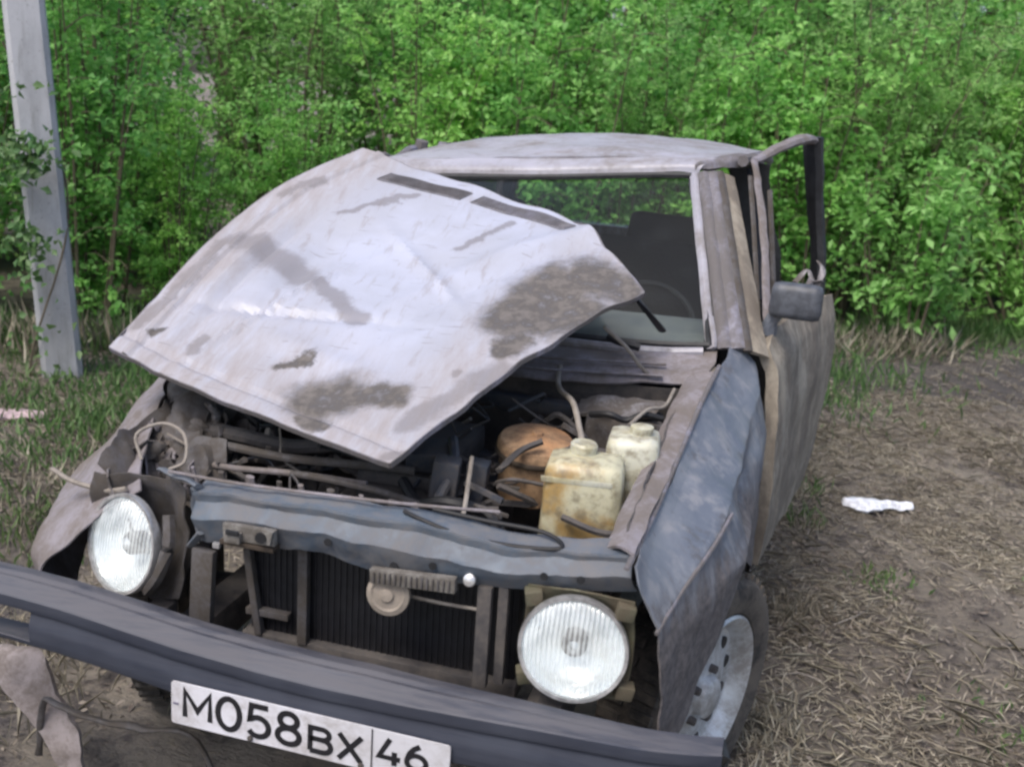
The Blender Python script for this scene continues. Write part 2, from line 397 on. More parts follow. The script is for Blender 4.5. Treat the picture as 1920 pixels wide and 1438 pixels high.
def leafmat(name, a, b, c3, trans=.35):
    k = NT(name); g = k.n.new('ShaderNodeNewGeometry'); rnd = g.outputs['Random Per Island']
    oi = k.n.new('ShaderNodeObjectInfo')
    n, _ = k.noise(k.tex(), 1.3, 3)
    c = k.mix(k.ramp(rnd, 0, 1), a, b); c = k.mix(k.ramp(n, .42, .68, 0, .7), c, c3)
    hv = k.n.new('ShaderNodeHueSaturation'); k.L(c, hv.inputs['Color'])
    k.L(k.ramp(oi.outputs['Random'], 0, 1, .8, 1.2), hv.inputs['Value']); k.L(k.ramp(oi.outputs['Random'], 0, 1, .515, .488), hv.inputs['Hue'])
    c = hv.outputs[0]
    k.col(c); k.rough(.5)
    t = k.n.new('ShaderNodeBsdfTranslucent'); k.L(c, t.inputs[0])
    m = k.n.new('ShaderNodeMixShader'); m.inputs[0].default_value = trans
    k.L(k.b.outputs[0], m.inputs[1]); k.L(t.outputs[0], m.inputs[2]); k.L(m.outputs[0], k.out.inputs[0]); return k.m
M['leaf'] = leafmat('sapling_leaf', (.18, .43, .085), (.36, .66, .18), (.26, .57, .19), .55)
M['leaf2'] = leafmat('willow_leaf', (.19, .42, .10), (.37, .62, .21), (.31, .53, .20), .55)
M['leafbig'] = leafmat('young_leaf', (.19, .44, .10), (.31, .58, .19), (.24, .49, .15), .5)
M['leafdark'] = leafmat('dark_leaf', (.03, .085, .035), (.06, .14, .06), (.035, .09, .05), .2)
M['weed'] = leafmat('weed_leaf', (.07, .17, .05), (.15, .26, .09), (.13, .18, .07))
M['straw'] = leafmat('dry_straw', (.28, .245, .185), (.54, .49, .40), (.22, .185, .145), .1)
M['litter'] = leafmat('leaf_litter', (.09, .072, .062), (.33, .285, .24), (.20, .155, .13), .1)

def bush(name, h, spread, nst, ntw, nlf, ll, lw, mat, seed, low=.03):
    """stems fan from the base, twigs leave them, leaves sit along the twigs"""
    r = np.random.default_rng(seed); root = empty(name, (0, 0, 0))
    mb = MB(); cs = []; ds = []; ns = []
    for s_ in range(nst):
        a = r.uniform(0, 2*math.pi); q = spread*math.sqrt(r.uniform(.02, 1))
        hh = h*r.uniform(.65, 1.05)
        b0 = np.array([math.cos(a)*q*.35, math.sin(a)*q*.35, -.05]); tip = np.array([math.cos(a)*q, math.sin(a)*q, hh])
        mid = (b0+tip)/2+r.normal(0, .06, 3)+np.array([0, 0, .1*hh])
        P = [b0, mid, tip]; mb.tube(P, [.014, .009, .003], n=5, sm=4)
        for t_ in range(ntw):
            t = r.uniform(low, 1)**.8; p = cr(P, t)
            a2 = r.uniform(0, 2*math.pi); tl = spread*r.uniform(.25, .6)*(1.15-.5*t)
            dr = np.array([math.cos(a2), math.sin(a2), r.uniform(-.1, .7)]); dr /= np.linalg.norm(dr)
            e = p+dr*tl
            k = max(3, int(nlf*r.uniform(.6, 1.3)*tl/spread*2)); tt = r.uniform(.15, 1.02, k)
            c = p+(e-p)*tt[:, None]+np.array([0, 0, -1])*(tt[:, None]**2)*tl*.25+r.normal(0, ll*.55, (k, 3))
            d = dr+r.normal(0, .75, (k, 3))+np.array([0, 0, -.25]); n_ = r.normal(0, .5, (k, 3))+np.array([0, 0, 1])
            cs.append(c); ds.append(d); ns.append(n_)
            if t_ % 3 == 0: mb.tube([p, (p+e)/2+np.array([0, 0, .02]), e+np.array([0, 0, -.2*tl])], [.005, .002], n=4, sm=2)
    c = np.concatenate(cs); d = np.concatenate(ds); n_ = np.concatenate(ns); k = len(c)
    keep = c[:, 2] > .01; c, d, n_ = c[keep], d[keep], n_[keep]; k = len(c)
    sz = r.uniform(.6, 1.25, k)
    mb.build('stem', M['bark'], root); quadcloud('foliage', c, d, n_, ll*sz, lw*sz, mat, root)
    return root
def copy_tree(o, parent=None):
    c = o.copy(); C.objects.link(c); c.parent = parent
    for ch in [q for q in bpy.data.objects if q.parent == o]: copy_tree(ch, c)
    return c
def place(o, x, y, rz, sc=1., label=None, cat=None, group=None):
    o.location = (x, y, H(x, y)); o.rotation_euler = (random.uniform(-.05, .05), random.uniform(-.05, .05), rz); o.scale = (sc, sc, sc*random.uniform(.95, 1.05))
    tag(o, label, cat, group); return o

protoA = bush('leafy_sapling', 2.6, .75, 14, 30, 25, .058, .040, M['leaf'], 1)
protoB = bush('leafy_sapling', 2.9, .8, 15, 32, 30, .06, .026, M['leaf2'], 2)
protoC = bush('leafy_sapling', 2.4, .8, 14, 30, 22, .066, .044, M['leaf'], 3)
used = set()
G1 = 'leafy saplings of the thicket behind the wreck'
LAB = 'green leafy sapling in the dense thicket behind the wrecked car'
FRONT = {2: 'leafy sapling just behind the foot of the concrete pole', 3: 'leafy sapling between the concrete pole and the left corner of the hood',
 4: 'leafy sapling rising behind the left edge of the hood', 5: 'leafy sapling behind the top corner of the hood', 6: 'leafy sapling behind the left half of the car roof',
 7: 'leafy sapling behind the middle of the car roof', 8: 'leafy sapling behind the right corner of the car roof', 9: 'leafy sapling just right of the open door frame',
 10: 'leafy sapling behind the pale large-leaved bush', 11: 'leafy sapling at the right edge of the photo above the dirt track'}
def bush_row(p0, p1, n, jit, sc0, sc1, protos, front=False):
    for i in range(n):
        f = i/(n-1); x = p0[0]+(p1[0]-p0[0])*f+random.uniform(-jit, jit); y = p0[1]+(p1[1]-p0[1])*f+random.uniform(-jit, jit)
        pr = protos(f); o = pr if pr.name not in used and not used.add(pr.name) else copy_tree(pr)
        s_ = random.uniform(sc0, sc1)
        if abs(x-(.70-.587*(y+1.67))) < .75: s_ = .60*2.6/2.6 if y < 8 else .66      # the low gap in the thicket
        place(o, x, y, random.uniform(0, 6.28), s_, FRONT.get(i, LAB) if front else LAB, 'sapling', G1)
def pick(f):
    return random.choice([protoA, protoC, protoA, protoB]) if f < .45 else random.choice([protoB, protoB, protoC])
bush_row((-5.2, 3.7), (3.4, 9.0), 14, .18, .8, 1.05, pick, True)
bush_row((-6.2, 4.7), (3.6, 10.4), 14, .25, 1.0, 1.25, pick)
bush_row((-7.0, 6.3), (4.2, 12.0), 12, .3, 1.3, 1.6, pick)
b = bush('young_ash_bush', 1.5, .5, 10, 22, 14, .095, .045, M['leafbig'], 9, .1)
place(b, 1.66, 6.72, .4, .98, 'pale green large-leaved bush leaning out of the thicket over the dirt track', 'bush')
b = bush('young_ash_bush', 1.15, .55, 10, 20, 13, .09, .045, M['leafbig'], 19, .1)
place(b, 2.75, 7.9, .4, 1.0, 'large-leaved low bush in the thicket at the right edge of the photo', 'bush')
bush_row((-9.5, 2.2), (-5.9, 3.4), 5, .2, .85, 1.1, pick)
bush_row((-10.5, 3.6), (-6.9, 4.8), 5, .2, 1.0, 1.3, pick)
def tree(name, h, cr_r, seed, mat, n):
    r = np.random.default_rng(seed); root = empty(name, (0, 0, 0)); mb = MB()
    mb.tube([(0, 0, -.1), (.1, .05, h*.4), (.0, .1, h)], [.16, .11, .03], n=8, sm=5); cs = []
    for i in range(16):
        z = h*r.uniform(.18, .98); a = r.uniform(0, 6.28); L_ = cr_r*r.uniform(.6, 1.1)*(1.2-z/h*.6)
        e = np.array([math.cos(a)*L_, math.sin(a)*L_, z+.25*L_])
        mb.tube([(.05, .05, z), (e[0]*.5, e[1]*.5, z+.2*L_), tuple(e)], [.04, .008], n=5, sm=3)
        for q in range(6): cs.append((np.array([e[0], e[1], e[2]])*r.uniform(.45, 1, 1)*np.array([1, 1, 0])+np.array([0, 0, e[2]])+r.normal(0, .25, 3), r.uniform(.3, .6)))
    P = []
    for c, rad in cs: P.append(c+r.normal(0, rad*.5, (n, 3))*np.array([1, 1, .6]))
    P = np.concatenate(P); k = len(P); sz = r.uniform(.7, 1.3, k)
    mb.build('trunk', M['bark'], root)
    quadcloud('crown', P, r.normal(0, 1, (k, 3)), r.normal(0, .6, (k, 3))+np.array([0, 0, 1]), .12*sz, .07*sz, mat, root); return root
tp = tree('broadleaf_tree', 7.5, 2.0, 5, M['leafdark'], 130)
spots = [(-9.5, 9.5), (-7.2, 12.3), (-4.6, 13.5), (-2.2, 14.8), (.6, 15.6), (3.4, 16.2), (6.4, 16), (-12, 7), (-6, 16), (-10.5, 14)]
for i, (x, y) in enumerate(spots):
    place(tp if i == 0 else copy_tree(tp), x, y, i*1.7, random.uniform(.85, 1.15), 'tall dark green tree standing behind the pale thicket', 'tree', 'dark trees beyond the thicket')

# ------------------------------------------------------------------ utility pole, vine
def poleconcrete():
    k = NT('pole_concrete'); o = k.tex(); n1, _ = k.noise(k.mapp(o, (1, 1, .3)), 6, 6); n2, _ = k.noise(o, 60, 5, .7); n8, _ = k.noise(k.mapp(o, (1, 1, .12)), 22, 6, .7)
    c = k.mix(k.ramp(n1, .35, .7), (.42, .43, .46), (.29, .30, .32)); c = k.mix(k.ramp(n8, .52, .68, 0, .6), c, (.20, .205, .20)); c = k.mix(k.ramp(n2, .58, .70, 0, .7), c, (.13, .13, .12))
    k.col(c); k.rough(.9); k.bump(n2, .4, .006); return k.m
mb = MB()
bot = np.array([-3.03, 3.2, -.2]); topp = np.array([-3.62, 3.35, 7.2])
rows = []
for (f, a) in ((0, .104), (.35, .099), (1, .083)):
    c = bot+(topp-bot)*f; _q = R(36); rows.append([c+np.array([(sx*math.cos(_q)-sy*math.sin(_q))*a, (sx*math.sin(_q)+sy*math.cos(_q))*a, 0]) for sx, sy in ((-1, -.75), (-.75, -1), (.75, -1), (1, -.75), (1, .75), (.75, 1), (-.75, 1), (-1, .75))])
V = [p for r_ in rows for p in r_]; F = [(i*8+j, i*8+(j+1) % 8, (i+1)*8+(j+1) % 8, (i+1)*8+j) for i in range(2) for j in range(8)]+[tuple(range(16, 24)), tuple(range(7, -1, -1))]
mb.add(V, F)
tag(mb.build('utility_pole', poleconcrete(), None, False), 'leaning grey concrete utility pole at the left with a vine round its middle', 'pole')
vr = empty('climbing_vine', (-3.12, 3.1, H(-3.12, 3.1)))
tag(vr, 'thin vine with small dark leaves wound round the grey concrete pole', 'vine')
mb = MB(); pts = []
for i in range(16):
    f = i/15; z = .0+1.75*f; cx = -.02-.08*z; a = -2.2+f*5.0; pts.append((cx+.07+.15*math.cos(a), .1+.15*math.sin(a), z))
mb.tube(pts, .006, n=5, sm=3); mb.build('stem', M['bark'], vr)
cs = []
for (z0, k, sp) in ((1.22, 150, .075), (1.12, 60, .09), (.78, 70, .06), (.62, 30, .05), (1.5, 16, .08), (.25, 30, .12)):
    cs.append(np.array([.17-.085*z0+(.05 if z0 > 1.15 else 0), -.14, z0])+rng.normal(0, 1, (k, 3))*np.array([sp*1.2, .035, sp*.8]))
P = np.concatenate(cs); k = len(P)
quadcloud('foliage', P, rng.normal(0, 1, (k, 3)), rng.normal(0, .5, (k, 3))+np.array([0, -1, .5]), rng.uniform(.035, .07, k), rng.uniform(.025, .045, k), M['weed'], vr)

# ------------------------------------------------------------------ ground cover (uncountable)
def hz(x, y): return np.array([H(a, b) for a, b in zip(x, y)])
def incar(x, y): return (np.abs(x) < .78) & (y > .02) & (y < 3.75)
def flatstuff(name, n, xr, yr, lr, wr, mat, zmax, tilt, seed, dens=None, cond=None, label='', cat='ground cover'):
    r = np.random.default_rng(seed); x = r.uniform(*xr, n*2); y = r.uniform(*yr, n*2)
    if dens is not None:
        keep = np.array([noise.noise(Vector((a*dens[0], b*dens[0], dens[2]))) > dens[1]-r.uniform(0, .25) for a, b in zip(x, y)]); x, y = x[keep], y[keep]
    if cond is not None: q = cond(x, y); x, y = x[q], y[q]
    x, y = x[:n], y[:n]; k = len(x)
    z = hz(x, y)+r.uniform(0.004, zmax, k); a = r.uniform(0, 6.28, k)
    d = np.stack([np.cos(a), np.sin(a), r.normal(0, tilt, k)], 1); nn = r.normal(0, .45, (k, 3))+np.array([0, 0, 1])
    l = r.uniform(*lr, k)**1.0; w_ = r.uniform(*wr, k)
    o = quadcloud(name, np.stack([x, y, z], 1), d, nn, l, w_, mat, None, .15); tag(o, label, cat, None, 'stuff'); return o
open_ = lambda x, y: ~incar(x, y) & (y < 4.4+(x+4)*.55+.6) & ~((x > .8) & (y-.45*x > 4.0) & (np.abs(np.sin(x*13.1+y*7.7)) < .7))
flatstuff('dry_straw', 52000, (-4.5, 4.2), (-.8, 8.2), (.015, .09), (.002, .005), M['straw'], .03, .18, 1, (1.3, .02, 2), open_, 'dry straw scattered over the trampled dirt', 'straw')
flatstuff('leaf_litter', 46000, (-4.5, 4.2), (-.8, 8.2), (.010, .038), (.004, .013), M['litter'], .02, .25, 2, None, open_, 'brown dead leaves and crumbs on the dirt', 'leaf litter')
flatstuff('fine_straw', 26000, (.7, 3.2), (.2, 5.2), (.02, .09), (.0018, .0045), M['straw'], .02, .15, 4, (1.7, .02, 8), lambda x, y: ~incar(x, y), 'pale chopped straw on the dirt beside the car', 'straw')
flatstuff('long_straw', 5200, (-3.5, 3.6), (-.3, 5.5), (.06, .19), (.003, .006), M['straw'], .035, .16, 14, (1.1, .10, 21), open_, 'longer pale straws lying in loose drifts on the dirt', 'straw')
def tufts(name, spots_, mat, label, cat='grass'):
    cs = []; ds = []; ls = []; ws = []; r = np.random.default_rng(len(spots_)+5)
    for (x, y, rad, n, h, w_) in spots_:
        px = x+r.normal(0, rad, n); py = y+r.normal(0, rad, n); z = hz(px, py)
        hh = h*r.uniform(.4, 1.1, n); d = np.stack([r.normal(0, .45, n), r.normal(0, .45, n), np.ones(n)], 1)
        d /= np.linalg.norm(d, axis=1, keepdims=True)
        cs.append(np.stack([px, py, z], 1)+d*hh[:, None]*.5); ds.append(d); ls.append(hh); ws.append(w_*r.uniform(.6, 1.3, n))
    c = np.concatenate(cs); k = len(c)
    o = quadcloud(name, c, np.concatenate(ds), r.normal(0, 1, (k, 3)), np.concatenate(ls), np.concatenate(ws), mat, None, .2)
    return tag(o, label, cat, None, 'stuff')
sp = [(1.28, 2.26, .07, 90, .045, .010), (1.0, 4.6, .25, 260, .10, .012), (1.1, 5.4, .35, 420, .16, .012), (1.9, 2.35, .06, 60, .06, .01), (1.55, 1.35, .1, 60, .05, .01),
      (2.3, 7.1, .4, 260, .10, .012), (1.5, 6.7, .3, 200, .10, .012), (.95, 2.75, .06, 60, .07, .008), (.9, 3.1, .08, 90, .1, .008)]
for i in range(60):
    f = i/59; x = -4.6+7.6*f+random.uniform(-.2, .2); y = 3.2+4.8*f+random.uniform(-.25, .2)
    if not (-1 < x < 1.0 and y < 4.2): sp.append((x, y, .22, 150, random.uniform(.10, .24), .010))
for i in range(16): sp.append((random.uniform(-3.5, -2.3), random.uniform(2.3, 3.6), .18, 110, random.uniform(.05, .13), .012))
for i in range(26): sp.append((random.uniform(-3.3, -1.45), random.uniform(1.3, 3.1), .16, 80, random.uniform(.05, .14), .011))
tufts('green_weeds', sp, M['weed'], 'short green weeds and grass sprouting from the dirt')
sp = [(random.uniform(-3.6, -1.1), random.uniform(.4, 3.3), .2, 110, random.uniform(.05, .16), .005) for i in range(46)]
sp += [(-3.9+6*i/30+random.uniform(-.2, .2), 3.3+3.4*i/30, .15, 70, .28, .005) for i in range(30) if not 8 < i < 24]
sp += [(random.uniform(.86, 1.0), random.uniform(.7, 3.6), .05, 40, .08, .004) for i in range(14)]
tufts('dry_grass', sp, M['straw'], 'dry brown grass standing at the foot of the bushes')
mb = MB()
for i in range(90):
    x = random.choice([random.uniform(.9, 3), random.uniform(-3.4, -1)]); y = random.uniform(.3, 6); a = random.uniform(0, 3.14); l = random.uniform(.06, .22); z = H(x, y)+.012
    mb.tube([(x, y, z), (x+l*.5*math.cos(a), y+l*.5*math.sin(a), z+.012), (x+l*math.cos(a+.2), y+l*math.sin(a+.2), z)], [.003, .0015], n=4, sm=2)
tag(mb.build('fallen_twigs', M['wire']), 'thin pale twigs lying on the dirt', 'twigs', None, 'stuff')
# ------------------------------------------------------------------ the wrecked car (all coordinates in metres: x to the car's own left, y towards its tail)
PO = np.array([0., 1.5, 0.])
car = empty('wrecked_car', tuple(PO))
tag(car, 'wrecked dusty off-road car with its grille gone and its crumpled hood torn loose', 'car')

# hood
HOOD = [[(-0.779, 0.5, 1.009), (-0.553, 0.43, 0.974), (-0.328, 0.36, 0.953), (-0.121, 0.29, 0.94), (0.064, 0.22, 0.935)], [(-0.77, 0.68, 1.098), (-0.535, 0.616, 1.055), (-0.301, 0.548, 1.025), (-0.083, 0.472, 1.006), (0.12, 0.36, 0.987)], [(-0.76, 0.88, 1.201), (-0.508, 0.817, 1.151), (-0.261, 0.746, 1.115), (-0.028, 0.659, 1.089), (0.192, 0.5, 1.053)], [(-0.748, 1.06, 1.271), (-0.478, 1.003, 1.225), (-0.215, 0.934, 1.191), (0.033, 0.841, 1.166), (0.268, 0.64, 1.114)], [(-0.674, 1.25, 1.375), (-0.401, 1.199, 1.323), (-0.136, 1.132, 1.283), (0.113, 1.033, 1.248), (0.347, 0.79, 1.168)], [(-0.537, 1.45, 1.467), (-0.272, 1.4, 1.41), (-0.017, 1.33, 1.364), (0.223, 1.22, 1.321), (0.444, 0.93, 1.21)]]
HP = [[np.array(p) for p in r] for r in HOOD]
def hood_pt(u, v, lift=0):
    f = lambda u_, v_: cr([cr(r, u_) for r in HP], v_)
    p = f(u, v); du = f(min(u+.01, 1), v)-f(max(u-.01, 0), v); dv = f(u, min(v+.01, 1))-f(u, max(v-.01, 0))
    n = np.cross(du, dv); n /= np.linalg.norm(n); n = n if n[2] > 0 else -n
    # stamped ribs, the fold towards the right rear corner, and dents
    g = lambda x, w_: math.exp(-(x/w_)**2)
    h = .012*g(u-(.38+.0*v), .03)*min(1, (1-v)*4)*.0
    h += -.016*g((u-.285)-(v-.475)*-.0, .035)*g(v-.47, .25)
    h += .018*g((u-.74)-(v-.9)*.35, .03)*(v**1.5)-.012*g((u-.80)-(v-.9)*.30, .02)*v+.012*g(u-.30-(v-.3)*.35, .012)*g(v-.35, .3)-.012*g((v-.36)-(u-.5)*.3, .014)*g(u-.35, .25)
    h += .010*g((v-.62)+(u-.6)*.5, .015)*g(u-.55, .18)+.010*g(u-.06, .010)-.008*g(v-.06, .012)+.008*noise.noise(Vector((u*9, 7, 1)))*g(v-1, .05)+.008*noise.noise(Vector((3, v*9, 1)))*g(u-1, .06)+.005*noise.noise(Vector((u*8, 2, 5)))*g(v, .05)
    h += -.012*g(u-.17, .02)*g(v-.45, .35)+.010*g(u-.12, .02)*g(v-.4, .3)
    h += -.010*g(u-.6, .10)*g(v-.12, .06)+.008*g(v-.24, .03)*g(u-.6, .25)
    h += -.018*g(u-.93, .07)*g(v-.72, .10)
    h += .006*noise.noise(Vector((u*4, v*4, 1)))+.0022*noise.noise(Vector((u*14, v*14, 4)))
    return p+n*(h+lift)
NU, NV = 90, 90
mbh = MB()
G = [[hood_pt(j/NU, i/NV) for j in range(NU+1)] for i in range(NV+1)]
W = NU+1; K = W*(NV+1)
V = [G[a][b] for a in range(NV+1) for b in range(W)]; V += [hood_pt(b/NU, a/NV, -.004) for a in range(NV+1) for b in range(W)]
F = []
for a in range(NV):
    for b in range(NU):
        i = a*W+b; F += [(i, i+1, i+1+W, i+W), (K+i, K+i+W, K+i+1+W, K+i+1)]
for a in range(NV): i = a*W; F.append((i, i+W, K+i+W, K+i)); i += NU; F.append((i, K+i, K+i+W, i+W))
for b in range(NU): i = b; F.append((i, K+i, K+i+1, i+1)); i = NV*W+b; F.append((i, i+1, K+i+1, K+i))
mbh.add(V, F); mbh.last_uv = [(b/NU, a/NV) for a in range(NV+1) for b in range(W)]*2
hood = mbh.build('hood', M['hood'], car, uv=True, sharp=14)
tag(hood, 'pale dented hood smeared with dark mud')
# folded lip round the hood, and the frame under it
def along(uvs, lift, n=14): return [hood_pt(uvs[0][0]+(uvs[1][0]-uvs[0][0])*i/n, uvs[0][1]+(uvs[1][1]-uvs[0][1])*i/n, lift) for i in range(n+1)]
lip = MB()
for e in (((0, 0), (1, 0)), ((1, 0), (1, 1)), ((1, 1), (0, 1)), ((0, 1), (0, 0))):
    A_ = along(e, .0, 24); B_ = along(e, -.012, 24)
    lip.sheet([A_, B_], 60, 2, .003, (.0015, 20, 3))
lip.build('folded_lip', M['pillar'], hood)
fr = MB()
for e in (((.06, .05), (.06, .95)), ((.94, .05), (.94, .95)), ((.05, .06), (.95, .06)), ((.05, .93), (.95, .93)), ((.1, .08), (.5, .92)), ((.9, .08), (.5, .92))):
    fr.tube(along(e, -.032), .018, n=6, sm=2, flat=.6)
fr.build('underside_frame', M['under'], hood)
rs = MB()
for j in range(1):
    rs.sheet([[hood_pt(.03+.94*i/12, .02+.96*k/12, -.026) for i in range(13)] for k in range(13)], 24, 24, .002)
rs.build('underside_skin', M['under'], hood)
for (u0, v0, u1, v1) in ((.155, .928, .405, .945), (.435, .95, .735, .965)):
    vt = MB(); vt.sheet([[hood_pt(u0+(u1-u0)*i/8, v0+(v1-v0)*i/8+q, .003) for i in range(9)] for q in (-.021, .021)], 16, 3, .004)
    o = vt.build('air_vent', M['grille'] if 'grille' in M else plain('vent_grey', (.19, .185, .205), .7, 0, .3), hood)
    M['grille'] = o.data.materials[0]
    sl_ = MB()
    for k in range(34):
        f = (k+.5)/34; u = u0+(u1-u0)*f; v = v0+(v1-v0)*f
        sl_.tube([hood_pt(u, v-.019, .005), hood_pt(u, v+.019, .005)], .0014, n=4, sm=1)
    sl_.build('slats', M['pillar'], o)

# bumper
xs_ = [-.93, -.85, -.76, -.67, -.55, -.43, -.25, -.1, .04, .2, .41, .58, .70, .785]
zr = [.622, .622, .624, .624, .617, .605, .583, .571, .566, .568, .575, .579, .582, .583]
def bpt(x, dy, dz):
    z = np.interp(x, xs_, zr); bow = .035*max(0, (x-.59)/.2)**2
    if dy > .001 and dz > 0: t_ = min(1, max(0, (x-.1)/.65)); dz = dz*(1-t_)-.006*t_; dy *= 1-.25*t_
    return np.array([x, -.03+bow+dy, z+dz])
prof = [(.075, .018), (.05, .022), (.038, .0165), (.030, .019), (.004, .003), (-.003, -.002), (-.003, -.022), (.004, -.026), (.004, -.032), (-.004, -.06), (-.004, -.085), (-.001, -.100), (.03, -.108), (.07, -.106)]
X = np.linspace(-.95, .785, 60)
rows = [[bpt(x, a, b) for x in X] for a, b in prof]
bm_ = MB().sheet(rows, 120, 60, .004, (.0014, 4, 2), (True, False), skip=lambda u, v: (u < .20 and .52 < v < .80))
bumper = bm_.build('front_bumper', M['bumper'], car, sharp=20)
tag(bumper, 'dark grooved metal front bumper bent up at one end')
e_ = MB()
e_.sheet([[bpt(.786, a, b)+np.array([0, 0, 0]) for a, b in prof], [np.array([.800, .02, .565])]*1*len(prof)], 24, 4, .003)
e_.build('end_cap', M['black'], bumper)
for x in (-.45, .45): MB().box((x, .12, .50), (.05, .2, .07), bev=.2).build('mounting_bracket', M['bay'], bumper)

# licence plate
PL0 = np.array([-.272, -.046, .518]); PR0 = np.array([.306, -.046, .511])
px = PR0-PL0; pw = np.linalg.norm(px); px = px/pw; pz = np.array([-px[2], 0, px[0]]); ph = .092
pmid = (PL0+PR0)/2-pz*ph/2; py = np.cross(pz, px)
pl = MB(); rr = .006; cs_ = []
for cx_, cz_, a0 in ((pw/2-rr, ph/2-rr, 0), (-pw/2+rr, ph/2-rr, 90), (-pw/2+rr, -ph/2+rr, 180), (pw/2-rr, -ph/2+rr, 270)):
    for k in range(5): a = R(a0+k*22.5); cs_.append((cx_+rr*math.cos(a), cz_+rr*math.sin(a)))
n_ = len(cs_); V = [pmid+px*a+pz*b for a, b in cs_]+[pmid+px*a+pz*b+np.array([0, .004, 0]) for a, b in cs_]
pl.add(V, [tuple(range(n_)), tuple(range(2*n_-1, n_-1, -1))]+[(i, n_+i, n_+(i+1) % n_, (i+1) % n_) for i in range(n_)])
plate = pl.build('licence_plate', M['plate'], car, False)
tag(plate, 'white licence plate with black characters')
def arc(cx, cy, rx, ry, a0, a1, n=14): return [(cx+rx*math.cos(R(a0+(a1-a0)*i/n)), cy+ry*math.sin(R(a0+(a1-a0)*i/n))) for i in range(n+1)]
GL = {'M': [[(.06, 0), (.06, 1), (.5, .30), (.94, 1), (.94, 0)]],
 '0': [arc(.5, .5, .44, .47, 0, 360, 28)],
 '5': [[(.86, .95), (.20, .95), (.13, .52)]+arc(.47, .32, .42, .29, 130, -150, 16)],
 '8': [arc(.5, .27, .43, .24, 0, 360, 24), arc(.5, .745, .34, .215, 0, 360, 22)],
 'B': [[(.08, .04), (.08, .96), (.55, .96)]+arc(.55, .75, .30, .21, 90, -90, 10)+[(.08, .54)], [(.5, .54)]+arc(.58, .29, .34, .25, 90, -90, 10)+[(.08, .04)]],
 'X': [[(.05, 0), (.95, 1)], [(.05, 1), (.95, 0)]],
 '4': [[(.98, .26), (.04, .26), (.50, 1)], [(.72, .52), (.72, 0)]],
 '6': [arc(.5, .31, .42, .28, 0, 360, 24), [(.11, .40), (.18, .62), (.36, .82), (.62, .97)]]}
def glyph(ch, x, z, w_, h_, st=.0075):
    o_ = pmid-px*pw/2-pz*ph/2; V = []; F = []
    for li, L_ in enumerate(GL[ch]):
        L_ = [q for i, q in enumerate(L_) if i == 0 or abs(q[0]-L_[i-1][0])+abs(q[1]-L_[i-1][1]) > 1e-4]; P = [np.array([x+a*w_, z+q*h_]) for a, q in L_]; closed = np.linalg.norm(P[0]-P[-1]) < 1e-6; m = len(P); b0 = len(V)
        for i, p in enumerate(P):
            t0 = p-P[i-1] if i else (P[0]-P[-2] if closed else P[1]-P[0]); t1 = P[i+1]-p if i < m-1 else (P[1]-P[0] if closed else p-P[-2])
            t0 = t0/np.linalg.norm(t0); t1 = t1/np.linalg.norm(t1); t = t0+t1; t /= np.linalg.norm(t); n = np.array([-t[1], t[0]])
            k = min(1.7, 1/max(.3, abs(np.dot(n, np.array([-t1[1], t1[0]])))))
            for s_ in (1, -1):
                q = p+n*st/2*k*s_
                for dpt in (.0008, -.001): V.append(o_+px*q[0]+pz*q[1]-np.array([0, dpt+.0003*li, 0])-PO)
        for i in range(m-1):
            a = b0+4*i; e = a+4; F += [(a, a+2, e+2, e), (a+1, e+1, e+3, a+3), (a, e, e+1, a+1), (a+2, a+3, e+3, e+2)]
        F += [(b0, b0+1, b0+3, b0+2), (b0+4*m-4, b0+4*m-2, b0+4*m-1, b0+4*m-3)]
    mk('character', V, F, M['ink'], plate, False)
S = pw
glyph('M', .046*S, .020, .108*S, .058, .0112)
for ch, x in (('0', .172), ('5', .284), ('8', .392)): glyph(ch, x*S, .013, .092*S, .071, .0120)
for ch, x in (('B', .510), ('X', .615)): glyph(ch, x*S, .012, .088*S, .054, .0108)
for ch, x in (('4', .757), ('6', .850)): glyph(ch, x*S, .024, .078*S, .054, .0105)
dv = MB(); dv.box(pmid+px*(.735*S-pw/2)+np.array([0, -.0005, 0]), (.0022, .003, ph*.97), bev=0); dv.build('divider_line', M['ink'], plate, False)
o_ = pmid-px*pw/2-pz*ph/2; fm = plain('faded_mark', (.16, .15, .22), .6)
for (a, b, w_, h_) in ((.018, .045, .012, .0035), (.955, .022, .010, .004)): MB().box(o_+px*a*S+pz*b-np.array([0, .0005, 0]), (w_, .002, h_), bev=0).build('small_mark', fm, plate, False)
for a in (.30, .70): MB().lathe([(.006, 0), (.006, .003), (.003, .005), (0, .005)], o_+px*a*S+pz*(ph*.5)*0+pz*.008-np.array([0, .001, 0]), (0, -1, 0), 10).build('bolt', M['grime'], plate)

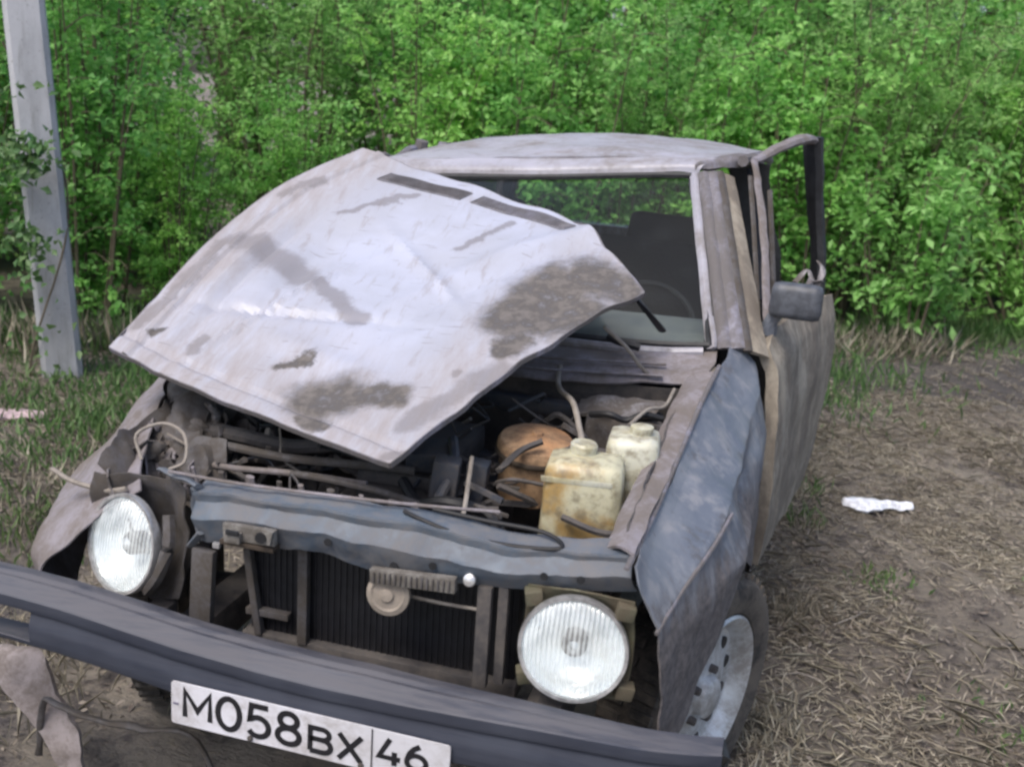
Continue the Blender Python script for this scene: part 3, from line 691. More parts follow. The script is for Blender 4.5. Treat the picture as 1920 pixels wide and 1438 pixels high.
# headlamps: bowl, glass, ring, bulb shield, square carrier
def headlamp(c, ax, r):
    ax = np.array(ax, float); ax /= np.linalg.norm(ax); c = np.array(c)
    h = MB().lathe([(r*.30, -r*.62), (r*.62, -r*.5), (r*.88, -r*.22), (r*.97, -.006), (r*1.0, 0), (r*.95, -.004), (r*.84, -r*.24), (r*.58, -r*.48), (r*.2, -r*.58), (0.0001, -r*.59)], c, ax, 40)
    o = h.build('headlamp', M['refl'], car)
    MB().lathe([(r*.955, .006), (r*.955, -.010), (r*1.02, -.012), (r*1.035, -.002), (r*1.02, .007), (r*.955, .006)], c, ax, 44).build('ring', M['chrome'], o)
    P_ = [(r*.955, -.002), (r*.88, .006), (r*.65, .015), (r*.35, .021), (.0001, .023)]
    MB().lathe(P_, c, ax, 44, caps=False).build('lens', M['lens'], o)
    b = MB().lathe([(r*.24, -r*.5), (r*.24, -r*.2), (r*.17, -r*.12), (.0001, -r*.12)], c, ax, 20); b.build('bulb_shield', M['grime'], o)
    MB().lathe([(r*.10, -r*.2), (r*.12, -r*.08), (.0001, -r*.03)], c, ax, 14).build('bulb', M['chrome'], o)
    return o
hl = headlamp((.490, .10, .672), (.10, -1, .10), .102)
b_ = MB()
for dx, dz in ((-.088, .082), (.088, .084), (-.094, -.086), (.10, -.078)): b_.box((.490+dx, .125, .672+dz), (.034, .03, .03), (.1, .2*dx*9, .3), .3)
b_.sheet([[(.39, .13, .775), (.49, .125, .782), (.595, .13, .775)], [(.385, .135, .67), (.49, .20, .67), (.60, .135, .67)], [(.39, .13, .565), (.49, .125, .56), (.595, .13, .57)]], 14, 14, .003, (.003, 12, 1))
b_.build('lamp_carrier', M['bracket'], car)
h2 = headlamp((-.540, .19, .662), (-.34, -1, .25), .108)
b_ = MB(); b_.sheet([[(-.64, .24, .79), (-.52, .27, .80), (-.40, .24, .79)], [(-.65, .25, .66), (-.50, .32, .66), (-.395, .22, .66)], [(-.62, .22, .55), (-.5, .22, .53), (-.41, .2, .55)]], 16, 16, .003, (.02, 9, 4))
b_.tube([(-.46, .16, .58), (-.42, .14, .63), (-.40, .15, .7), (-.41, .17, .76)], .014, n=6)
b_.build('lamp_carrier', M['grime'], car)

# front support panel, its posts, radiator, horn
top_ = [(-.345, .17, .826), (-.31, .155, .834), (-.255, .15, .836), (-.15, .14, .843), (-.053, .14, .848), (.06, .135, .850), (.173, .14, .847), (.28, .14, .842), (.388, .145, .836), (.48, .15, .842), (.575, .16, .850)]
bot_ = [(-.335, .18, .715), (-.32, .165, .722), (-.29, .155, .732), (-.20, .145, .745), (-.087, .14, .752), (-.02, .14, .752), (.065, .135, .744), (.17, .14, .742), (.288, .14, .746), (.43, .145, .765), (.59, .16, .786)]
mid_ = [tuple(np.array(a)*.55+np.array(b)*.45+np.array([0, -.022, 0])) for a, b in zip(top_, bot_)]
m2_ = [tuple(np.array(a)*.82+np.array(b)*.18+np.array([0, .004, 0])) for a, b in zip(top_, bot_)]
back_ = [tuple(np.array(a)+np.array([0, .055, .006])) for a in top_]
sp_ = MB().sheet([back_, top_, m2_, mid_, bot_, [tuple(np.array(b)+np.array([0, .03, -.004])) for b in bot_]], 70, 40, .003, (.007, 11, 3), (True, False))
sup = sp_.build('support_panel', M['blue'], car, sharp=22); tag(sup, 'blue grey front crossmember with bare scraped spots')
for x, z in ((.42, .80), (.49, .806), (.12, .765), (-.02, .79), (.20, .78)): MB().lathe([(.008, 0), (.008, .002), (.0001, .002)], (x, .118, z), (0, -1, 0), 12).build('bolt_hole', M['black'], sup)
for P_, r_ in (([(-.47, .24, .83), (-.40, .20, .838), (-.33, .165, .84)], .011), ([(-.345, .17, .83), (-.36, .19, .77), (-.35, .19, .70)], .012), ([(-.32, .15, .745), (-.36, .17, .70)], .010)): MB().tube(P_, r_, n=7, flat=.5).build('torn_edge', M['blue'], sup, crum=(.006, 20, 2))
q_ = MB(); q_.lathe([(.013, 0), (.012, .006), (.005, .009), (.0001, .009)], (.276, .118, .765), (0, -1, .3), 14); q_.build('bolt', M['chrome'], sup); MB().box((-.27, .125, .735), (.016, .010, .012), bev=.4).build('bolt', M['chrome'], sup)
# latch bracket left of centre
q_ = MB(); q_.box((-.185, .108, .782), (.115, .014, .034), (0, -.02, 0), .3); q_.box((-.215, .095, .775), (.035, .016, .022), bev=.3); q_.box((-.14, .095, .79), (.024, .014, .030), (0, .2, 0), .3)
lat = q_.build('hood_latch', M['cream'], car)
MB().box((-.212, .086, .788), (.028, .006, .010), bev=.3).build('latch_slot', M['black'], lat); MB().lathe([(.012, 0), (.012, .004), (.0001, .004)], (-.15, .088, .788), (0, -1, 0), 12).build('latch_hole', M['black'], lat)
q_ = MB(); q_.box((-.19, .115, .757), (.12, .03, .010), bev=.4); q_.build('rusty_edge', M['under'], lat)
# clipped ledge over the horn
q_ = MB(); q_.box((.165, .108, .749), (.175, .018, .030), (0, -.06, 0), .2); lg = q_.build('horn_bracket', M['cream'], car)
q_ = MB()
for k in range(15): q_.box((.087+.011*k, .097, .7435+.0007*k), (.0035, .004, .022), bev=.2)
q_.build('rib', M['grime'], lg)
MB().lathe([(.012, -.03), (.040, -.022), (.045, -.008), (.044, 0), (.034, .004), (.030, .001), (.016, .003), (.012, .009), (.0001, .010)], (.112, .112, .705), (.05, -1, .1), 32).build('horn', M['horn'], car)
for (x, y, z0, z1, w_, rot) in ((.304, .135, .535, .75, .028, 0), (.338, .15, .54, .75, .020, 0), (-.328, .165, .53, .70, .050, .06), (-.232, .21, .50, .70, .016, -.14), (-.115, .21, .50, .755, .022, 0), (-.20, .215, .545, .56, .1, 0)):
    MB().box((x, y, (z0+z1)/2), (w_, .02, z1-z0), (0, rot, 0), .25).build('grille_post', M['bay'] if x > 0 else M['grime'], car)
rad = MB().box((.05, .25, .62), (.60, .04, .28), bev=.1).build('radiator', plain('radiator_core', (.010, .010, .013), .6, 0, .3), car)
q_ = MB()
for k in range(42): q_.box((-.235+.0139*k, .2285, .61), (.0018, .004, .235), bev=0)
q_.build('core_fins', plain('radiator_fins', (.022, .022, .026), .5), rad, False)
q_ = MB(); q_.box((.05, .235, .755), (.62, .06, .035), bev=.3); q_.box((.05, .235, .485), (.62, .06, .035), bev=.3); q_.build('radiator_tank', M['bay'], rad)
q_ = MB().tube([(.135, .15, .690), (.22, .15, .688), (.30, .15, .690)], .0035, n=6).build('horn_wire', M['wire'], car)
# lower valance, frame rails, belly
q_ = MB().sheet([[(-.72, .12, .50), (-.4, .10, .49), (0, .09, .485), (.4, .1, .49), (.66, .14, .50)], [(-.70, .16, .40), (-.4, .15, .385), (0, .14, .38), (.4, .15, .385), (.66, .18, .40)], [(-.68, .34, .33), (-.4, .34, .31), (0, .34, .30), (.4, .34, .31), (.64, .36, .33)]], 50, 18, .004, (.012, 6, 8))
q_.build('front_valance', M['bay'], car)
for x in (-.42, .42): MB().box((x, 1.0, .42), (.08, 1.75, .09), bev=.2).build('chassis_rail', M['bay'], car)
MB().box((0, 2.35, .34), (1.36, 2.3, .07), bev=.2).build('floor_pan', M['bay'], car)
MB().tube([(-.62, .72, .31), (0, .70, .34), (.62, .72, .31)], [.035, .06, .035], n=10).build('front_axle', M['bay'], car)
MB().tube([(-.66, 2.92, .33), (-.1, 2.92, .33), (0, 2.92, .33), (.1, 2.92, .33), (.66, 2.92, .33)], [.04, .04, .10, .04, .04], n=12).build('rear_axle', M['bay'], car)

# fenders
FR = [
 [(.578, .125, .846), (.587, .35, .860), (.600, .60, .903), (.621, .85, .968), (.640, 1.08, 1.005), (.660, 1.25, 1.045)],
 [(.592, .118, .820), (.610, .35, .838), (.626, .60, .880), (.648, .85, .942), (.668, 1.08, .988), (.690, 1.25, 1.025)],
 [(.637, .115, .734), (.705, .38, .800), (.728, .60, .832), (.730, .85, .868), (.745, 1.08, .920), (.722, 1.27, .985)],
 [(.655, .12, .660), (.722, .36, .715), (.775, .56, .735), (.705, .82, .775), (.775, 1.00, .812), (.752, 1.29, .86)],
 [(.662, .135, .590), (.712, .33, .610), (.768, .55, .665), (.772, .76, .700), (.775, 1.0, .690), (.768, 1.30, .70)],
 [(.655, .15, .500), (.700, .29, .500), (.745, .46, .600), (.770, .72, .645), (.780, .98, .580), (.772, 1.31, .52)],
 [(.640, .17, .430), (.690, .27, .430), (.735, .42, .555), (.765, .72, .625), (.788, 1.10, .45), (.775, 1.31, .32)]]
fender = MB().sheet(FR, 90, 77, .004, (.010, 7, 6), (True, False)).build('front_fender', M['fender'], car, sharp=18)
tag(fender, 'blue grey front fender, creased and pushed in')
# the bright crease line and scratches on the panel
q_ = MB().tube([(.640, .106, .732), (.668, .22, .766), (.712, .38, .806), (.736, .52, .826)], .0045, n=6); q_.build('crease_line', M['pillar'], fender)
q_ = MB().tube([(.575, .10, .852), (.588, .35, .870), (.602, .60, .912), (.622, .85, .976), (.640, 1.08, 1.012)], .006, n=6, flat=.6); q_.build('edge_seam', M['pillar'], fender)
LF = [
 [(-.520, .235, .782), (-.555, .28, .798), (-.62, .40, .815), (-.70, .60, .862), (-.775, .76, .885), (-.74, 1.15, 1.00)],
 [(-.575, .225, .745), (-.625, .28, .755), (-.69, .42, .775), (-.765, .60, .830), (-.812, .76, .872), (-.77, 1.15, .97)],
 [(-.62, .20, .700), (-.685, .26, .705), (-.76, .42, .730), (-.815, .60, .785), (-.838, .76, .830), (-.785, 1.15, .90)],
 [(-.665, .17, .650), (-.755, .24, .650), (-.835, .44, .680), (-.865, .62, .735), (-.865, .78, .77), (-.80, 1.15, .80)],
 [(-.715, .145, .592), (-.82, .24, .588), (-.905, .46, .630), (-.91, .62, .67), (-.895, .78, .69), (-.80, 1.16, .62)],
 [(-.70, .16, .520), (-.80, .26, .50), (-.89, .46, .55), (-.90, .64, .59), (-.89, .80, .60), (-.80, 1.18, .36)],
 [(-.62, .17, .46), (-.74, .27, .43), (-.86, .47, .47), (-.88, .64, .54), (-.87, .80, .56), (-.79, 1.18, .34)]]
lf = MB().sheet(LF, 60, 46, .004, (.010, 6, 2)).build('front_fender', M['lilac'], car, sharp=24)
tag(lf, 'brownish grey front fender torn outwards')
q_ = MB().sheet([[(-.655, .40, .80), (-.64, .30, .80), (-.60, .24, .79)], [(-.67, .40, .74), (-.64, .29, .745), (-.585, .24, .745)]], 12, 8, .004, (.01, 14, 3)).build('torn_flap', M['pale'], lf)
q_ = MB().tube([(-.80, .30, .758), (-.72, .27, .750), (-.62, .25, .753), (-.56, .24, .77)], .006, n=6).build('bent_rod', M['wire'], lf)

# engine bay: inner walls, shelf, lumps
q_ = MB().sheet([[(.545, .17, .865), (.555, .60, .925), (.58, 1.1, .985)], [(.53, .18, .80), (.535, .6, .84), (.55, 1.1, .87)], [(.50, .18, .60), (.48, .6, .62), (.50, 1.1, .60)]], 30, 20, .004, (.012, 8, 5)); q_.build('inner_wing', M['bay'], car)
q_ = MB().sheet([[(.522, .180, .845), (.530, .45, .872), (.540, .72, .918), (.560, 1.04, .965)], [(.550, .16, .862), (.558, .45, .890), (.570, .72, .938), (.588, 1.05, .985)], [(.580, .145, .858), (.592, .45, .885), (.606, .72, .935), (.632, 1.06, .998)]], 40, 12, .006, (.004, 11, 5)); q_.build('wing_rail', M['lilac'], car)
q_ = MB().sheet([[(-.66, .25, .80), (-.68, .60, .86), (-.66, 1.1, .96)], [(-.60, .25, .74), (-.60, .6, .78), (-.60, 1.1, .86)], [(-.50, .25, .52), (-.50, .6, .55), (-.5, 1.1, .55)]], 34, 24, .004, (.035, 7, 5)); q_.build('inner_wing', M['grime'], car)
q_ = MB().sheet([[(-.62, 1.06, .93), (-.2, 1.05, .93), (.2, 1.05, .93), (.56, 1.05, .95)], [(-.62, 1.08, .7), (-.2, 1.08, .7), (.2, 1.08, .7), (.56, 1.08, .7)], [(-.62, 1.1, .4), (-.2, 1.1, .4), (.2, 1.1, .4), (.56, 1.1, .4)]], 40, 16, .006, (.01, 7, 5)); q_.build('firewall', M['bay'], car)
q_ = MB().sheet([[(-.64, 1.03, .940), (-.2, 1.01, .930), (.1, 1.01, .930), (.35, 1.02, .942), (.57, 1.05, .965)], [(-.65, 1.06, .965), (-.2, 1.05, .955), (.1, 1.05, .955), (.35, 1.06, .966), (.60, 1.08, .985)], [(-.65, 1.14, .985), (-.2, 1.12, .972), (.1, 1.12, .972), (.35, 1.13, .982), (.62, 1.15, 1.0)], [(-.64, 1.22, 1.01), (-.2, 1.2, 1.0), (.1, 1.19, .998), (.35, 1.19, 1.0), (.62, 1.21, 1.022)]], 60, 26, .006, (.007, 9, 5)); cowl = q_.build('cowl_panel', M['lilac'], car)
for k in range(2): MB().tube([(-.4, 1.035+.05*k, .962+.02*k), (.1, 1.02+.05*k, .955+.02*k), (.50, 1.04+.05*k, .975+.02*k)], .009, n=6, flat=.5).build('cowl_ridge', M['lilac'], cowl)
q_ = MB().box((.0, .66, .62), (.34, .52, .26), (0, 0, .05), .25); q_.box((-.02, .68, .78), (.20, .44, .08), (0, 0, .05), .4); q_.box((.02, .44, .68), (.22, .06, .22), bev=.3)
q_.lathe([(.07, 0), (.075, .02), (.03, .03), (.0001, .03)], (.02, .41, .66), (0, -1, 0), 20)
eng = q_.build('engine', M['bay'], car)
for k in range(4): MB().tube([(-.10, .50+.1*k, .80), (-.16, .50+.1*k, .86), (-.22, .55+.08*k, .82), (-.26, .62, .74)], .008, n=6).build('ignition_lead', M['hose'], eng)
q_ = MB().box((.115, .43, .835), (.06, .06, .10), (0, .1, .2), .3); q_.box((.05, .50, .86), (.10, .08, .05), (.2, 0, .3), .3); q_.box((.165, .50, .80), (.05, .05, .13), (0, .1, .1), .3); q_.build('carburettor', M['bayblue'], car)
af = MB().lathe([(.070, -.11), (.082, -.10), (.084, 0.0), (.092, .008), (.092, .030), (.086, .040), (.04, .050), (.014, .052), (.012, .06), (.0001, .06)], (.262, .655, .845), (.08, -.12, 1), 36, None).build('air_filter', M['filter'], car)
MB().lathe([(.0935, .004), (.096, .008), (.096, .014), (.0935, .018)], (.262, .655, .845), (.08, -.12, 1), 36, caps=False).build('filter_lid_rim', M['under'], af)
# two plastic tanks
def tank(c, d, mat, rz, name):
    q = MB().box(c, d, (0, 0, rz), .42, .93)
    o = q.build(name, mat, car, sharp=60)
    return o
t1 = tank((.418, .475, .820), (.180, .14, .205), M['jug'], .12, 'washer_tank'); tag(t1, 'squat yellowed fluid tank')
cap_ = MB().lathe([(.028, 0), (.030, .006), (.030, .020), (.026, .025), (.0001, .025)], (.405, .50, .920), (.05, .0, 1), 20).build('tank_cap', M['jugpale'], t1)
MB().box((.412, .41, .885), (.150, .006, .012), (0, 0, .12), .3).build('moulded_band', M['jugpale'], t1)
q_ = MB(); q_.box((.408, .405, .752), (.035, .02, .018), (0, 0, .12), .3); q_.build('tank_outlet', M['black'], t1)
t2 = tank((.500, .60, .862), (.125, .14, .18), M['jugpale'], .1, 'coolant_tank'); tag(t2, 'paler fluid tank tucked behind')
MB().lathe([(.024, 0), (.026, .006), (.026, .018), (.0001, .022)], (.515, .60, .950), (.0, 0, 1), 20).build('tank_cap', M['jugpale'], t2)
q_ = MB().box((.43, .90, .855), (.19, .13, .10), (0, .06, .1), .25); q_.sheet([[(.31, .84, .905), (.42, .83, .915), (.52, .84, .92)], [(.31, .94, .915), (.42, .95, .93), (.52, .95, .93)]], 14, 10, .006, (.012, 14, 3)); q_.build('battery', M['pale'], car)
q_ = MB().box((.39, .62, .80), (.14, .12, .16), bev=.2).build('heater_box', M['bay'], car)
q_ = MB().box((.20, .98, .87), (.34, .05, .035), (0, .03, 0), .4).build('heater_duct', M['bayblue'], car)
# hoses, rods and wires
for nm, mat, r_, P_ in (
 ('hose', 'wire', .007, [(.225, 1.04, .965), (.235, .98, .945), (.27, .85, .955), (.33, .72, .965), (.37, .62, .935), (.395, .54, .925)]),
 ('prop_rod', 'wire', .0055, [(.345, .98, 1.10), (.40, 1.02, 1.045), (.44, 1.05, .99), (.485, 1.08, .945)]),
 ('hose', 'hose', .008, [(.36, .80, .918), (.41, .78, .930), (.45, .79, .918), (.49, .80, .935), (.535, .82, .925)]),
 ('hose', 'hose', .013, [(.02, .42, .82), (.08, .36, .80), (.16, .32, .83), (.24, .34, .81), (.29, .30, .78)]),
 ('hose', 'grime', .008, [(-.30, .40, .80), (-.15, .36, .82), (0, .35, .815), (.14, .34, .80), (.26, .36, .815)]),
 ('prop_rod', 'wire', .005, [(.165, .46, .885), (.185, .38, .87), (.215, .26, .85), (.228, .19, .838)]),
 ('hose', 'bay', .018, [(-.55, .55, .82), (-.42, .50, .835), (-.3, .52, .82), (-.16, .55, .84), (-.02, .6, .86)]),
 ('hose', 'grime', .010, [(-.58, .50, .80), (-.44, .44, .828), (-.26, .42, .830), (-.08, .42, .842), (.04, .44, .84)]),
 ('hose', 'lilac', .007, [(-.56, .45, .78), (-.40, .38, .80), (-.22, .38, .812), (-.05, .38, .815)]),
 ('wire_loop', 'wire', .004, [(-.575, .32, .81), (-.60, .34, .86), (-.55, .37, .885), (-.49, .36, .87), (-.47, .33, .82), (-.50, .31, .80)]),
 ('hose', 'hose', .010, [(-.50, .62, .86), (-.40, .60, .80), (-.37, .52, .74), (-.40, .42, .68), (-.42, .34, .66)]),
 ('wire_loop', 'hose', .0045, [(.12, .165, .862), (.16, .15, .858), (.24, .145, .842), (.34, .15, .835), (.44, .155, .845), (.40, .19, .856), (.28, .19, .860), (.17, .19, .866)]),
 ('wire_loop', 'lilac', .0035, [(-.42, .19, .85), (-.25, .17, .858), (-.05, .17, .866), (.13, .18, .872), (.30, .22, .870)]),
 ('hose', 'bayblue', .012, [(.10, .52, .90), (.13, .44, .86), (.12, .36, .80), (.14, .31, .74)]),
 ('hose', 'wire', .0045, [(.54, .98, .96), (.53, .88, .94), (.50, .80, .95), (.47, .72, .93)])):
    MB().tube(P_, r_, n=8).build(nm, M[mat], car)
for k in range(9):
    x = -.42+.065*k; MB().tube([(x, .30+.01*(k % 3), .70), (x+.01, .29, .77), (x+.005*(k % 4), .28, .83)], .007+.003*(k % 3), n=6, flat=.6).build('bay_bar', M['grime' if k % 2 else 'lilac'], car)
rw = random.Random(4)
for k in range(90):
    x = rw.uniform(-.55, .40); y = rw.uniform(.34, .95); z = .70+.22*(y-.3)+rw.uniform(0, .10)
    P_ = [(x, y, z)]
    for j in range(3): P_.append((P_[-1][0]+rw.uniform(-.09, .09), P_[-1][1]+rw.uniform(-.05, .05), P_[-1][2]+rw.uniform(-.05, .04)))
    MB().tube(P_, rw.choice([.003, .005, .008]), n=5, sm=4).build('loose_wire', M[rw.choice(['hose', 'bay', 'wire', 'grime', 'bayblue'])], car)
for k in range(12):
    x = rw.uniform(-.5, .2); y = rw.uniform(.45, .95); c_ = (x, y, .68+rw.uniform(0, .12))
    MB().box(c_, (rw.uniform(.05, .12), rw.uniform(.04, .1), rw.uniform(.04, .1)), (rw.uniform(-.4, .4), rw.uniform(-.4, .4), rw.uniform(-1, 1)), .3).build('bay_casing', M[rw.choice(['bay', 'bayblue', 'grime'])], car)
# crumpled metal at the broken corner
q_ = MB().sheet([[(-.70, .66, .90), (-.62, .62, .88), (-.53, .60, .875)], [(-.68, .60, .84), (-.60, .55, .86), (-.52, .55, .84)], [(-.66, .50, .80), (-.58, .46, .80), (-.50, .48, .79)]], 26, 22, .004, (.05, 11, 7)); q_.build('crumpled_panel', M['grime'], car)
q_ = MB().tube([(-.545, .56, .885), (-.520, .55, .868), (-.515, .54, .835), (-.535, .52, .805), (-.585, .49, .792), (-.66, .46, .795)], .017, n=8, flat=.5); 
q_.build('torn_strip', M['pale'], car, crum=(.008, 30, 2))
q_ = MB().sheet([[(-.66, .44, .80), (-.60, .38, .80)], [(-.64, .42, .72), (-.57, .36, .72)], [(-.60, .40, .66), (-.53, .34, .66)]], 18, 16, .004, (.02, 10, 9)); q_.build('crumpled_panel', M['lilac'], car)
q_ = MB().lathe([(.07, 0), (.078, .015), (.05, .03), (.045, .05), (.0001, .05)], (-.47, .42, .77), (-.2, -1, .5), 24); q_.build('fan_housing', M['grime'], car, crum=(.012, 18, 3))

for k in range(26):
    x = rw.uniform(-.66, -.44); y = rw.uniform(.34, .66); z = .72+.28*(y-.34)+rw.uniform(0, .07); s_ = rw.uniform(.02, .05); a_ = rw.uniform(0, 6.28)
    ca, sa = s_*math.cos(a_), s_*math.sin(a_)
    MB().sheet([[(x-ca, y-sa, z), (x+ca, y+sa, z+.01)], [(x-ca*.8, y-sa, z-s_*.9), (x+ca*.9, y+sa, z-s_)], [(x-ca, y-sa+.01, z-s_*1.8), (x+ca, y+sa, z-s_*1.6)]], 10, 12, .003, (.022, 22, k)).build('crumpled_panel', M[rw.choice(['pale', 'lilac', 'grime', 'grime', 'bay'])], car)
# windscreen surround
def strip(name, a, b, w_, d_, mat, crum=None, parent=car, off=(0, 0, 0), sm=True):
    """flat bar through points a[] widening along vector w_ and deep along d_"""
    w_ = np.array(w_, float); d_ = np.array(d_, float)
    q = MB().sheet([[np.array(p)+np.array(off) for p in a], [np.array(p)+np.array(off)+w_ for p in a]], max(8, 6*len(a)), 3, b, crum)
    return q.build(name, mat, parent)
hd = MB().sheet([
 [(-.60, 1.68, 1.370), (-.34, 1.645, 1.395), (0, 1.635, 1.420), (.25, 1.64, 1.443), (.41, 1.65, 1.462), (.475, 1.655, 1.455)],
 [(-.61, 1.69, 1.395), (-.34, 1.655, 1.415), (0, 1.645, 1.442), (.25, 1.65, 1.468), (.41, 1.66, 1.484), (.49, 1.665, 1.486)],
 [(-.62, 1.74, 1.418), (-.34, 1.71, 1.440), (0, 1.70, 1.466), (.25, 1.70, 1.490), (.43, 1.71, 1.503), (.53, 1.72, 1.508)]], 50, 12, .006, (.0025, 6, 1)); hd.build('windscreen_header', M['roof'], car)
roof = MB().sheet([
 [(-.62, 1.742, 1.405), (-.34, 1.712, 1.438), (0, 1.702, 1.467), (.25, 1.702, 1.491), (.43, 1.712, 1.504), (.565, 1.74, 1.512)],
 [(-.66, 1.90, 1.405), (-.40, 1.90, 1.458), (0, 1.90, 1.497), (.25, 1.90, 1.512), (.43, 1.90, 1.519), (.605, 1.90, 1.512)],
 [(-.67, 2.3, 1.415), (-.40, 2.3, 1.486), (-.05, 2.3, 1.526), (.25, 2.3, 1.537), (.43, 2.3, 1.530), (.62, 2.3, 1.505)],
 [(-.67, 2.9, 1.40), (-.40, 2.9, 1.462), (-.05, 2.9, 1.500), (.25, 2.9, 1.510), (.43, 2.9, 1.505), (.62, 2.9, 1.485)],
 [(-.63, 3.45, 1.39), (-.40, 3.48, 1.44), (-.05, 3.5, 1.46), (.25, 3.48, 1.465), (.43, 3.46, 1.46), (.59, 3.42, 1.44)]], 60, 60, .006, (.009, 4, 4)).build('roof', M['roof'], car)
for k in range(5):
    x = -.42+.2*k; MB().tube([(x, 2.0, 1.462+.012*k), (x, 2.4, 1.480+.008*k), (x, 3.2, 1.466+.006*k)], .008, n=6, flat=.5).build('roof_rib', M['roof'], roof)
MB().sheet([[(-.58, 1.74, 1.405), (0, 1.72, 1.445), (.52, 1.73, 1.480)], [(-.58, 2.5, 1.42), (0, 2.5, 1.465), (.54, 2.5, 1.475)], [(-.55, 3.4, 1.40), (0, 3.42, 1.445), (.52, 3.4, 1.43)]], 20, 20, .01).build('headliner', M['dash'], roof)
# right pillar as parallel bands: bright trim, groove, painted faces, gutter
pt = np.array([.462, 1.655, 1.455]); pb = np.array([.612, 1.215, 1.020])
def band(name, o0, o1, w0, w1, mat, bulge=0, amp=.003, th=.012, seed=3):
    a0 = pt+np.array(o0); b0 = pb+np.array(o1)
    rows = []
    for f in (0, .33, .66, 1):
        a = a0+(b0-a0)*f; w_ = np.array(w0)+(np.array(w1)-np.array(w0))*f
        rows.append([a, a+w_*.5+np.array([0, -bulge, bulge*.5]), a+w_])
    MB().sheet(rows, 6, 40, th, (amp, 9, seed)).build(name, mat, car)
band('pillar_trim', (-.004, 0, 0), (-.012, 0, 0), (.009, -.003, 0), (.011, -.003, 0), M['roof'], .004, .0015)
band('pillar_seal', (.004, .004, 0), (-.002, .004, 0), (.018, 0, 0), (.020, 0, 0), M['seal'])
band('windscreen_pillar', (.022, -.004, .004), (.018, -.006, .006), (.016, .0, .002), (.024, .0, .002), M['pillar'], .006)
band('pillar_seal', (.038, .004, .002), (.042, .006, .004), (.007, 0, 0), (.009, 0, 0), M['seal'])
band('windscreen_pillar', (.045, -.002, .006), (.050, -.004, .008), (.026, .012, .0), (.034, .014, .0), M['pillar'], .006, .004)
band('pillar_gutter', (.070, .006, .010), (.082, .004, .004), (.012, .004, -.002), (.014, .006, -.002), M['grime'], .004)
band('door_jamb', (.080, .03, .004), (.094, .02, -.0), (.030, .03, -.010), (.044, .05, -.02), M['side'], .006)
MB().tube([(-.63, 1.20, 1.01), (-.60, 1.42, 1.18), (-.575, 1.66, 1.385)], .024, n=8).build('windscreen_pillar', M['pillar'], car)
MB().sheet([[(.465, 1.655, 1.470), (.52, 1.68, 1.478), (.575, 1.72, 1.485), (.615, 1.77, 1.492)], [(.470, 1.668, 1.492), (.53, 1.70, 1.508), (.585, 1.74, 1.514), (.630, 1.80, 1.518)], [(.50, 1.74, 1.506), (.55, 1.78, 1.518), (.60, 1.84, 1.524), (.635, 1.92, 1.520)]], 30, 14, .02, (.007, 16, 3)).build('crushed_roof_corner', M['pillar'], car)
MB().sheet([[(.52, 2.22, 1.475), (.665, 2.24, 1.475)], [(.55, 2.22, 1.30), (.690, 2.24, 1.30)], [(.60, 2.22, 1.05), (.752, 2.24, 1.05)], [(.56, 2.20, .40), (.73, 2.24, .40)]], 6, 20, .03, (.006, 8, 2)).build('dark_pillar_trim', M['black'], car)
MB().tube([(.600, 2.10, 1.46), (.66, 2.0, 1.25), (.705, 1.85, 1.06)], .014, n=6, flat=.4).build('seat_belt', M['seatfab'], car)
# lower frame: pale sill under the glass
MB().tube([(-.60, 1.20, 1.010), (-.2, 1.19, 1.005), (.2, 1.185, 1.000), (.45, 1.188, 1.004), (.585, 1.20, 1.016)], .013, n=8).build('windscreen_sill', M['roof'], car)
MB().tube([(.612, 1.205, 1.03), (.608, 1.22, 1.055), (.59, 1.27, 1.10)], .008, n=6).build('sill_corner', M['roof'], car)
seal = MB().tube([(-.56, 1.215, 1.025), (.2, 1.20, 1.016), (.56, 1.21, 1.030), (.590, 1.24, 1.06), (.53, 1.45, 1.25), (.462, 1.625, 1.425), (.43, 1.645, 1.452), (0, 1.63, 1.412), (-.34, 1.64, 1.385), (-.52, 1.66, 1.37), (-.56, 1.60, 1.33), (-.59, 1.3, 1.08), (-.56, 1.215, 1.025)], .010, n=6, sm=5).build('windscreen_seal', M['seal'], car)
MB().sheet([[(-.57, 1.215, 1.022), (0, 1.195, 1.014), (.59, 1.215, 1.028)], [(-.56, 1.42, 1.20), (0, 1.39, 1.21), (.53, 1.43, 1.235)], [(-.54, 1.65, 1.378), (0, 1.632, 1.414), (.455, 1.645, 1.452)]], 24, 20, .005).build('windscreen', M['glass'], car)
MB().tube([(.405, 1.08, 1.165), (.432, 1.09, 1.135), (.475, 1.14, 1.075)], [.014, .012, .016], n=6, flat=.5).build('wiper_stub', M['black'], car)
MB().tube([(.42, 1.14, 1.02), (.36, 1.14, 1.03), (.33, 1.15, 1.04)], .012, n=6).build('wiper_spindle', M['black'], car)

